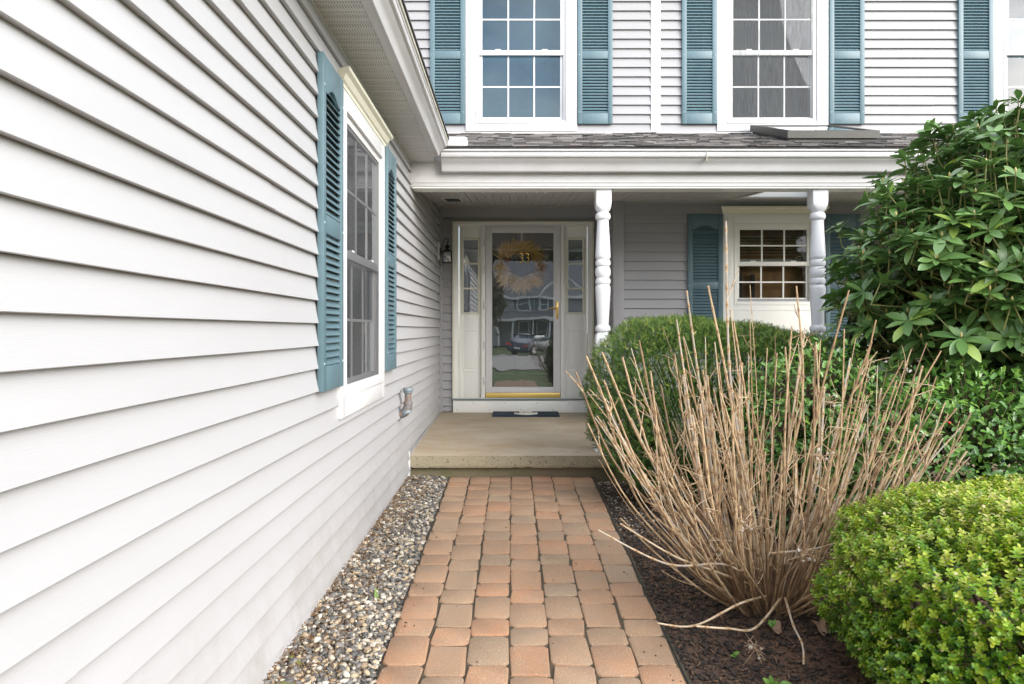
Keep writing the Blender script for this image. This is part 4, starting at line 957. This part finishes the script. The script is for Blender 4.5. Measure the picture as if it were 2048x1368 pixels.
from_mesh('foliage', np_mesh('foliage', np.concatenate(vs), np.concatenate(fs), np.concatenate(va)), MT['holly'], ho)['kind'] = 'stuff'
htw.build('twigs', MT['yew_bark'], ho)['kind'] = 'stuff'
for (bx, by, bz_) in ((2.63, 3.46, .72), (2.655, 3.46, .715), (2.61, 3.46, .705), (1.98, 3.5, .38), (2.0, 3.5, .385), (2.12, 3.47, .80)):
    MB().lathe([(.001, bz_ - .007), (.006, bz_ - .004), (.0075, bz_), (.006, bz_ + .004), (.001, bz_ + .007)], bx, by, 8, cap=False).build('berry', MT['berry'], ho, smooth=True)

# --- yew hedge
ye = tag(empty('yew_hedge', (1.6, 5.45, -.05)), 'clipped dark green yew hedge along the porch behind the bare stems', 'hedge')
P, G, f = shell(92000, (1.60, 5.42, .66), (1.04, .50, .68), 4.0, .34, .03, 1.3, -.02)
k = (G[:, 1] < .35) & ((P[:, 0] < 2.75)); P, G, f = P[k], G[k], f[k]
low = np.clip((.75 - P[:, 2]) / .75, 0, 1); P[:, 0] = 1.6 + (P[:, 0] - 1.6) * (1 - .24 * low ** 1.5)
P[:, 2] -= .14 * np.clip((P[:, 0] - 1.3) / 1.2, 0, 1) * (P[:, 2] / 1.3) + .12 * np.clip((.9 - P[:, 0]) / .35, 0, 1) ** 2 * np.clip(P[:, 2] / 1.3, 0, 1)
k = (P[:, 1] < 5.95) ; P, G, f = P[k], G[k], f[k]; m = len(P)
tv = []; tf = []
for i in range(5):
    t = .1 + i * .18
    for sd in (-1, 1):
        n0 = len(tv); ang = R(52 - 18 * t); ln_ = .34 * (1.1 - .5 * t)
        tv += [(0, t - .055, 0), (0, t + .055, 0), (sd * ln_ * math.sin(ang), t + ln_ * math.cos(ang), .03 + .05 * (i % 2))]; tf.append((n0, n0 + 1, n0 + 2))
tv += [(0, .8, 0), (.04, .95, .03), (0, 1.15, .04)]; tf.append((len(tv) - 3, len(tv) - 2, len(tv) - 1))
d = nrm(G * .35 + np.array([0, 0, .50]) + RNG.normal(0, .6, (m, 3)))
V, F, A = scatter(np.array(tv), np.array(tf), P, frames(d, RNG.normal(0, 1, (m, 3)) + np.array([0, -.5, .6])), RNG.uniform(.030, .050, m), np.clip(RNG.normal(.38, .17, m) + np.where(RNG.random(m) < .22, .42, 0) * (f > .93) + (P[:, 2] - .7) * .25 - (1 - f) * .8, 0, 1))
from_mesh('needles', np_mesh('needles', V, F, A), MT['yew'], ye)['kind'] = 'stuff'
b = MB(); rg = random.Random(4)
for i in range(0, m, 220):
    p = Vector(P[i]); c = Vector((1.6 + (p.x - 1.6) * .55, 5.5, p.z * .5)); b.tube([tuple(c), tuple(c.lerp(p, .6) + Vector((0, 0, .02))), tuple(p)], [.008, .005, .002], 4)
b.build('twigs', MT['yew_bark'], ye)['kind'] = 'stuff'
for x in (1.05, 1.5, 1.9, 2.25):
    b = MB(); b.tube([(x, 5.5, -.2), (x + .03, 5.48, .3), (x - .04, 5.5, .7), (x, 5.5, 1.0)], [.03, .026, .018, .008], 7); b.build('trunk', MT['yew_bark'], ye, smooth=True)

# --- boxwood
bo = tag(empty('boxwood_shrub', (1.85, 2.6, -.1)), 'rounded yellow green boxwood in the front right corner of the bed', 'shrub')
P, G, f = shell(19000, (1.96, 2.62, .235), (.72, .66, .395), 2.7, .28, .045, 1.6, -.13)
k = (G[:, 1] < .45) | (G[:, 2] > .5); P, G, f = P[k], G[k], f[k]; m = len(P)
def oval(t): return math.sin(math.pi * (.08 + .86 * t)) ** .75
ov, of = leaf_template(.36, 3, .20, .10, lambda t: (.35, .95, .95, .42)[round(t * 3)])
tv, tf, off = [], [], 0
for i in range(4):
    for sd in (-1, 1):
        a = i * 1.57 + (0 if sd < 0 else math.pi); y_ = .2 + i * .22; el = R(50 - 4 * i); s_ = .46 * (1 - .06 * i)
        d = np.array([math.cos(a) * math.sin(el + .5), math.cos(el + .5) + .15, math.sin(a) * math.sin(el + .5)]); up = np.array([-math.cos(a) * .6, 1, -math.sin(a) * .6])
        rm = frames(d[None], up[None])[0]; tv.append((ov * s_) @ rm.T + np.array([0, y_, 0])); tf.append(of + off); off += len(ov)
tv = np.concatenate(tv); tf = np.concatenate(tf)
d = nrm(G * .8 + np.array([0, 0, .75]) + RNG.normal(0, .35, (m, 3)))
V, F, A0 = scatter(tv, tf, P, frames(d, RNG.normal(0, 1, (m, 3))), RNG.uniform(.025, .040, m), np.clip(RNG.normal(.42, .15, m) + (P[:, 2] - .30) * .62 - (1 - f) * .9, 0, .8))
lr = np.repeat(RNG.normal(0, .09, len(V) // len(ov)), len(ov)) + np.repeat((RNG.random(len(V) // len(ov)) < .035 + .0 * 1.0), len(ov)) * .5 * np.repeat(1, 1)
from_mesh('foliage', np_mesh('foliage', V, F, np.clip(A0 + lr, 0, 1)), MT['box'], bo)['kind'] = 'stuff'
b = MB()
for i in range(0, m, 22):
    p = Vector(P[i]); c = Vector((1.92, 2.62, 0)).lerp(p, .55); b.tube([tuple(c), tuple(p + Vector(d[i]) * .03)], [.003, .0012], 3)
b.build('twigs', MT['box_twig'], bo)['kind'] = 'stuff'
for k in range(5):
    a = k * 1.26; b = MB(); b.tube([(1.86 + .05 * math.cos(a), 2.62 + .05 * math.sin(a), -.2), (1.86 + .15 * math.cos(a), 2.62 + .15 * math.sin(a), .1), (1.86 + .38 * math.cos(a), 2.62 + .34 * math.sin(a), .36)], [.016, .012, .005], 6); b.build('trunk', MT['bark'], bo, smooth=True)

# --- bare hydrangea
HB = Vector((1.22, 3.42, sz(1.22, 3.42) - .02))
hy = tag(empty('hydrangea_shrub', tuple(HB)), 'bare tan hydrangea stems fanning up from the mulch in spring', 'shrub')
rg = random.Random(21)
def stem_obj(pts, r0, r1, tone, name='stem', every=.085, n=6):
    """tapered cane with swollen darker nodes"""
    P_ = [Vector(p) for p in pts]; seg = []
    # resample a Catmull-like curve
    res = []
    for i in range(len(P_) - 1):
        a = P_[max(i - 1, 0)]; b_ = P_[i]; c = P_[i + 1]; d_ = P_[min(i + 2, len(P_) - 1)]
        k = max(2, int((c - b_).length / .022))
        for j in range(k):
            t = j / k; res.append(.5 * ((2 * b_) + (c - a) * t + (2 * a - 5 * b_ + 4 * c - d_) * t * t + (3 * b_ - a - 3 * c + d_) * t ** 3))
    res.append(P_[-1]); L_ = 0; rad = []; va = []; nxt = rg.uniform(.03, every)
    for i, p in enumerate(res):
        if i: L_ += (p - res[i - 1]).length
        t = i / (len(res) - 1); r = r0 + (r1 - r0) * t; v = tone * min(1, .25 + t * 2.6) if name == 'stem' else tone
        if L_ > nxt: r *= 1.38; v = .04 + rg.random() * .1; nxt = L_ + rg.uniform(every * .7, every * 1.35)
        rad.append(r); va.append(v)
    b = MB(); b.tube([tuple(p) for p in res], rad, n); me = b.mesh(name, smooth=True)
    a_ = me.attributes.new('var', 'FLOAT', 'POINT'); a_.data.foreach_set('value', np.repeat(np.array(va, np.float32), n))
    return from_mesh(name, me, MT['stem'], hy), res
stems = []
def cane(tip, r0=.0085, side=True, sag=.0):
    ang = math.atan2(tip.y - HB.y, tip.x - HB.x); hd = math.hypot(tip.x - HB.x, tip.y - HB.y)
    b0 = HB + Vector((math.cos(ang) * min(.17, hd * .3) * rg.uniform(.3, 1.1), math.sin(ang) * min(.14, hd * .3) * rg.uniform(.3, 1.1), 0))
    D_ = tip - b0; m1 = b0 + Vector((D_.x * rg.uniform(.30, .42), D_.y * .38, D_.z * rg.uniform(.22, .30))); m2 = b0 + Vector((D_.x * rg.uniform(.66, .78), D_.y * .72, D_.z * rg.uniform(.55, .64)))
    for q in (m1, m2): q += Vector((rg.gauss(0, .030), rg.gauss(0, .03), rg.gauss(0, .02)))
    tone = rg.choice((.06, .12, .2, .3, .35, .4, .4, .45, .5, .7, .8, .85, .95, 1)); o, res = stem_obj([b0, m1, m2, tip], r0, r0 * rg.uniform(.42, .6), tone)
    stems.append(res)
    if side:
        for _ in range(rg.choice((1, 1, 2, 2, 3, 4))):
            i = int(len(res) * rg.uniform(.35, .93)); p = res[i]; t = (res[min(i + 3, len(res) - 1)] - res[max(i - 3, 0)]).normalized()
            l = rg.uniform(.05, .26) * (1.1 - i / len(res) * .6); dv = (t + Vector((rg.gauss(0, .5), rg.gauss(0, .5), rg.uniform(-.1, .45)))).normalized()
            e_ = p + dv * l; stem_obj([p, p + dv * l * .5 + Vector((rg.gauss(0, .008), 0, -.006)), e_], r0 * .48, r0 * .24, rg.choice((.4, .6, .8, .9)), 'twig', .05, 5)
            if rg.random() < .4: stem_obj([p + dv * l * .55, p + dv * l * .75 + Vector((rg.gauss(0, .03), rg.gauss(0, .02), .02)), e_ + Vector((rg.gauss(0, .05), rg.gauss(0, .04), rg.uniform(-.02, .06)))], r0 * .34, r0 * .18, rg.choice((.6, .8, .9)), 'twig', .05, 5)
for i in range(185):                                   # the fan
    a = rg.uniform(0, 2 * math.pi); rad_ = math.sqrt(rg.random()); ex_ = rad_ * math.cos(a) * .92; ey = rad_ * math.sin(a) * .70
    h = 1.36 - .50 * rad_ ** 1.7 + rg.gauss(0, .12)
    if rg.random() < .30: h *= rg.uniform(.5, .8); ex_ *= .85
    cane(HB + Vector((ex_, ey, max(.45, h))), rg.choice((.0028, .0034, .0040, .0048, .0056, .0066, .0080)))
for tx, ty, tz in ((.30, 3.4, 1.05), (.40, 3.36, .98), (.30 + .04, 3.30, 1.13), (.62, 3.5, 1.20), (.53, 3.45, 1.12), (1.00, 3.35, 1.76), (.93, 3.4, 1.46), (.84, 3.45, 1.44), (1.6, 3.4, 1.44), (2.05, 3.42, 1.15), (2.10, 3.38, .88), (1.95, 3.4, 1.08), (1.78, 3.5, 1.30), (1.35, 3.4, 1.46), (.78, 3.4, 1.30)):
    cane(Vector((tx, ty, tz)), .0074)
for pts in ([(1.12, 3.3, .08), (.95, 3.2, .20), (.68, 3.15, .22), (.38, 3.18, .36)], [(1.12, 3.32, .06), (.92, 3.22, .16), (.72, 3.2, .24), (.49, 3.25, .37)], [(1.15, 3.25, .04), (.95, 3.0, .10), (.75, 2.95, .03), (.60, 2.95, .04)],
            [(1.2, 3.2, .05), (1.0, 2.95, .02), (.86, 2.85, .06), (.72, 2.8, .09)], [(1.3, 3.2, .05), (1.45, 3.05, .12), (1.6, 3.0, .10)], [(1.22, 3.2, .05), (1.17, 2.98, .02), (1.16, 2.86, -.01), (1.14, 2.80, -.06)],
            [(1.16, 3.2, .25), (1.3, 3.1, .30), (1.42, 3.1, .33)]):
    stem_obj([Vector(p) for p in pts], .006, .0035, rg.choice((.6, .8, .95)))
b = MB()                                                # woody crown at the base
for i in range(26):
    a = i * .242 + rg.uniform(-.2, .2); r_ = rg.uniform(.05, .19); b.tube([(HB.x + r_ * .7 * math.cos(a), HB.y + r_ * .7 * math.sin(a), HB.z - .06), (HB.x + r_ * 1.2 * math.cos(a), HB.y + r_ * 1.1 * math.sin(a), HB.z + .10), (HB.x + r_ * 1.7 * math.cos(a + .2), HB.y + r_ * 1.5 * math.sin(a + .2), HB.z + .26)], [.024, .017, .009], 8)
b.build('crown_wood', MT['oldwood'], hy, smooth=True)
for k in range(7):                                      # dried flower sprays with a few bleached petals
    res = rg.choice(stems); p = res[int(len(res) * rg.uniform(.45, 1)) - 1] + Vector((rg.uniform(-.05, .05), rg.uniform(-.05, .02), rg.uniform(-.05, .02)))
    if k == 0: p = Vector((.99, 3.0, .42))
    if k == 1: p = Vector((1.30, 3.0, .72))
    if k == 2: p = Vector((.97, 2.85, -.02))
    b = MB()
    for j in range(12):
        dv = Vector((rg.gauss(0, 1), rg.gauss(0, .8), rg.gauss(.2, .8))).normalized() * rg.uniform(.03, .085); q = p + dv * .55; b.tube([tuple(p), tuple(q), tuple(p + dv)], [.0014, .0011, .0008], 3)
        for _ in range(2): e = q + Vector((rg.gauss(0, 1), rg.gauss(0, 1), rg.gauss(0, 1))).normalized() * .025; b.tube([tuple(q), tuple(e)], [.001, .0006], 3)
    fh = b.build('flower_spray', MT['dryhead'], hy)
    for j in range(rg.choice((2, 3, 5))):
        pm = MB()
        c = p + Vector((rg.uniform(-.035, .035), rg.uniform(-.03, .0), rg.uniform(-.035, .035))); u = Vector((rg.gauss(0, 1), rg.gauss(0, .4), rg.gauss(0, 1))).normalized() * rg.uniform(.006, .011); v = u.cross(Vector((rg.gauss(0, .3), -1, rg.gauss(0, .3)))).normalized() * u.length * .8; n_ = Vector((0, -.004, 0))
        pm.add([tuple(c - u), tuple(c - v * .9), tuple(c + u), tuple(c + v), tuple(c + n_)], [(0, 1, 4), (1, 2, 4), (2, 3, 4), (3, 0, 4)])
        pm.build('petal', MT['petal'], fh)

# --- sprouts, weed, dead leaves
def sprout(name, c, s_, label, n=9):
    e = tag(empty(name, c), label, 'sprout'); lt, lf = leaf_template(.33, 4, .25, .3, lambda t: math.sin(math.pi * (.05 + .9 * t)) ** .7); k = n
    d = nrm(RNG.normal(0, .8, (k, 3)) + np.array([0, -.3, .75])); p = np.array(c)[None] + RNG.normal(0, s_ * .25, (k, 3)) * np.array([1, 1, .4]) + np.array([0, 0, s_ * .4])
    V, F, A = scatter(lt, lf, p, frames(d, np.array([[0, -.6, .8]]) + RNG.normal(0, .4, (k, 3))), RNG.uniform(.5, 1, k) * s_)
    from_mesh('leaves', np_mesh('leaves', V, F, smooth=True), MT['sprout'], e)
    b = MB(); 
    for q in p: b.tube([c, tuple(q)], [.002, .0012], 4)
    b.build('stalks', MT['sprout'], e)
sprout('sprout', (1.00, 2.72, sz(1.0, 2.72)), .055, 'fresh green sprout lying lowest in the mulch before the bare stems', 14)
sprout('sprout', (.93, 2.98, sz(.93, 2.98)), .028, 'tiny green sprout beside the paver edge below the bare stems', 6)
sprout('sprout', (1.50, 3.05, sz(1.5, 3.05)), .035, 'small green sprout between the bare stems and the boxwood', 8)
sprout('sprout', (1.13, 3.12, sz(1.13, 3.12) + .04), .03, 'small green shoot at the foot of the bare stems', 7)
wd = tag(empty('weed', (-.665, 3.47, gz(-.665, 3.47))), 'single bright green blade of grass standing in the gravel', 'weed')
lt, lf = leaf_template(.10, 5, .3, .25); V, F, A = scatter(lt, lf, np.array([[-.665, 3.47, gz(-.665, 3.47)], [-.662, 3.472, gz(-.66, 3.47)]]), frames(np.array([[.06, 0, 1.], [.35, -.2, .7]]), np.array([[.3, -1, .2], [.2, -1, .3]])), np.array([.06, .035]))
from_mesh('blade', np_mesh('blade', V, F, smooth=True), MT['sprout'], wd)
for k, (x, y, r_, la) in enumerate(((1.16, 3.16, .055, 'curled brown dead leaf left of the hydrangea crown'), (1.36, 3.17, .06, 'curled brown dead leaf right of the hydrangea crown'), (1.30, 2.62, .03, 'pale fallen leaf scrap on the mulch near the boxwood'))):
    V = []; nn = 7
    for i in range(nn):
        for j in range(nn):
            u, v = i / (nn - 1) * 2 - 1, j / (nn - 1) * 2 - 1; ww_ = (1 - abs(v) ** 2.2) * (.75 + .2 * math.sin(v * 9 + k)); V.append((x + u * r_ * .6 * ww_, y + v * r_, sz(x, y) + .018 + .55 * r_ * (u * ww_) ** 2 + .25 * r_ * math.sin(v * 3 + k) + .006 * math.sin(u * 8 + v * 6)))
    b = MB(); b.add(V, [(i * nn + j, i * nn + j + 1, (i + 1) * nn + j + 1, (i + 1) * nn + j) for i in range(nn - 1) for j in range(nn - 1)]); tag(b.build('dead_leaf', MT['deadleaf'], None, smooth=True), la, 'leaf')

# ------------------------------------------------------------------ across the drive (seen mirrored in the glass)
NY = -56; TN = lambda u, d, z: (u, NY + d, z)
nh = tag(empty('neighbour_house', (1.5, NY, -.3)), 'grey house with blue shutters across the drive, mirrored in the door glass', 'house')
G0 = -.42
MB(TN).box(-1.6, 9, -6, 0, G0, 4.6).build('wall', MT['siding'], nh); MB(TN).box(-7, -1.6, -6, 1.2, G0, 2.3).build('wall', MT['siding'], nh)
for i in range(16): MB(TN).box(-1.6, 9, 0, .02, 3.05 + i * .1, 3.06 + i * .1).build('siding_line', MT['wall'], nh)
b = MB(TN); b.add([(-2.0, .4, 4.6), (9.4, .4, 4.6), (9.4, -5, 8.6), (-2.0, -5, 8.6), (-2, .4, 4.75), (9.4, .4, 4.75), (9.4, -5, 8.75), (-2, -5, 8.75)], [(0, 3, 2, 1), (4, 5, 6, 7), (0, 1, 5, 4), (1, 2, 6, 5), (2, 3, 7, 6), (3, 0, 4, 7)])
b.add([(-7.4, 1.6, 2.3), (-1.3, 1.6, 2.3), (-1.3, -2.5, 4.5), (-7.4, -2.5, 4.5)], [(0, 1, 2, 3)]); b.add([(-1.7, 2.6, 2.35), (9.2, 2.6, 2.35), (9.2, 0, 3.05), (-1.7, 0, 3.05)], [(0, 1, 2, 3)])
b.build('roof', MT['roof2'], nh)
b = MB(TN); b.add([(2.7, .45, 4.62), (7.5, .45, 4.62), (5.1, .45, 6.9)], [(0, 1, 2)]); b.build('gable', MT['siding'], nh)
b = MB(TN); b.box(-2.0, 9.4, .4, .5, 4.5, 4.78); b.box(-1.7, 9.2, 2.6, 2.72, 2.1, 2.38); b.tube([(2.5, .5, 4.6), (5.1, .5, 7.0), (7.7, .5, 4.6)], .12, 4); b.box(-7.4, -1.3, 1.6, 1.7, 2.1, 2.35); b.build('trim', MT['white'], nh)
for x in (-1.5, .1, 2.0, 3.6, 5.4): MB(TN).box(x - .09, x + .09, 2.3, 2.5, G0, 2.2).build('porch_post', MT['white'], nh)
MB(TN).box(-1.5, 9, .02, 2.2, 2.28, 2.30).build('porch_ceiling', MT['wall'], nh)
for x, z0, z1, dd in ((1.15, 3.3, 4.45, 0), (3.15, 3.3, 4.45, 0), (-2.9, .6, 1.9, 1.2), (1.2, .6, 1.9, 0), (3.0, .6, 1.9, 0)):
    wn_ = MB(TN).box(x - .52, x + .52, dd, dd + .06, z0 - .12, z1 + .12).build('window', MT['white'], nh); MB(TN).box(x - .36, x + .36, dd + .05, dd + .08, z0, z1).build('pane', MT['carglass'], wn_)
    MB(TN).box(x - .36, x + .36, dd + .075, dd + .10, (z0 + z1) / 2 - .03, (z0 + z1) / 2 + .03).build('meeting_rail', MT['white'], wn_)
    for sg in (-1, 1): MB(TN).box(x + sg * .74 - .2, x + sg * .74 + .2, dd, dd + .05, z0 - .1, z1 + .1).build('shutter', MT['shutter'], nh)
MB(TN).box(-3.6, -2.8, -3, -2.2, 3, 7.2).build('chimney', MT['redbrick'], nh)
# sedan
car = tag(empty('sedan', (1.45, -33.6, walkz(-33) - .06)), 'dark grey sedan parked on the drive, mirrored in the door glass', 'car')
CM = Matrix.Translation((1.55, -33.9, walkz(-33) - .06)) @ Matrix.Rotation(R(-58), 4, 'Z')
def cpart(b, name, mat, smooth=True, parent=None): b.v = [tuple(CM @ Vector(p)) for p in b.v]; return b.build(name, mat, parent or car, smooth=smooth)
def loft(secs):
    b = MB(); n = len(secs[0]); b.v = [p for s_ in secs for p in s_]
    b.f = [(j * n + i, j * n + (i + 1) % n, (j + 1) * n + (i + 1) % n, (j + 1) * n + i) for j in range(len(secs) - 1) for i in range(n)] + [tuple(range(n - 1, -1, -1)), tuple(range((len(secs) - 1) * n, len(secs) * n))]; return b
def bsec(x, w_, z0, z1): return [(x, -w_ * .86, z0), (x, -w_, z0 + .12), (x, -w_, (z0 + z1) / 2 + .1), (x, -w_ * .9, z1), (x, w_ * .9, z1), (x, w_, (z0 + z1) / 2 + .1), (x, w_, z0 + .12), (x, w_ * .86, z0)]
cpart(loft([bsec(-2.38, .70, .38, .82), bsec(-2.30, .85, .26, .96), bsec(-1.7, .91, .22, 1.0), bsec(0, .92, .2, .98), bsec(1.3, .91, .22, .94), bsec(2.1, .84, .26, .80), bsec(2.36, .66, .34, .66)]), 'body', MT['carpaint'])
cpart(loft([bsec(-1.75, .70, .95, 1.0), bsec(-1.05, .66, .95, 1.36), bsec(-.3, .66, .95, 1.44), bsec(.4, .66, .95, 1.38), bsec(1.25, .72, .9, .97)]), 'cabin_glass', MT['carglass'])
cpart(loft([bsec(-1.1, .60, 1.35, 1.385), bsec(-.3, .60, 1.40, 1.46), bsec(.42, .60, 1.36, 1.40)]), 'roof', MT['carpaint'])
for wx in (-1.42, 1.45):
    for sy_ in (-1, 1):
        b = MB(); b.tube([(wx, sy_ * .74, .33), (wx, sy_ * .94, .33)], .33, 20); tw = cpart(b, 'wheel', MT['tyre']); b = MB(); b.tube([(wx, sy_ * .93, .33), (wx, sy_ * .955, .33)], .22, 14); cpart(b, 'rim', MT['rim'], parent=tw)
for sy_ in (-1, 1): cpart(MB().box(-2.39, -2.28, sy_ * .62 - .18, sy_ * .62 + .18, .72, .86), 'tail_lamp', MT['tail'], False)
cpart(MB().box(-2.40, -2.36, -.26, .26, .52, .64), 'number_plate', MT['white'], False)
# trees
def tree(x, y, h, r_, label, n=1500):
    e = tag(empty('tree', (x, y, G0)), label, 'tree', 'trees across the drive'); b = MB(); rg2 = random.Random(int(x * 10 + y))
    b.tube([(x, y, G0), (x + .1, y, h * .35), (x - .1, y + .1, h * .7), (x, y, h * .95)], [r_ * .07, r_ * .05, r_ * .03, .03], 8)
    for k in range(9):
        a = rg2.uniform(0, 6.28); z0 = h * rg2.uniform(.3, .75); b.tube([(x, y, z0), (x + r_ * .4 * math.cos(a), y + r_ * .4 * math.sin(a), z0 + h * .1), (x + r_ * .8 * math.cos(a), y + r_ * .8 * math.sin(a), z0 + h * .22)], [r_ * .025, r_ * .016, .02], 5)
    b.build('trunk', MT['bark'], e, smooth=True)
    P, G, f = shell(n, (x, y, h * .58), (r_, r_, h * .46), 2.2, .75, .15, 1.0, h * .1); m = len(P)
    V, F, A = scatter(np.array([(-.5, 0, 0), (.5, 0, 0), (.6, 1, .1), (-.6, 1, .1)]), np.array([(0, 1, 2, 3)]), P, frames(rand_dirs(m), rand_dirs(m)), RNG.uniform(.3, .65, m) * (r_ / 4 if r_ > 2 else .55), RNG.random(m)); from_mesh('crown', np_mesh('crown', V, F, A), MT['treeleaf'], e)['kind'] = 'stuff'
tree(-2.2, -47, 7.2, 1.5, 'slim brownish tree left of the mirrored house', 1800)
for x, y, h, r_, la in ((-12, -70, 17, 6.5, 'tall tree behind the mirrored house, far left'), (-4, -76, 19, 6.5, 'tall tree behind the mirrored chimney'), (3.5, -74, 18, 6.5, 'tall tree behind the middle of the mirrored roof'), (11, -78, 19, 6.8, 'tall tree behind the mirrored gable'), (20, -72, 18, 6.5, 'tall tree behind the mirrored house, far right')):
    tree(x, y, h, r_, la, 4200)
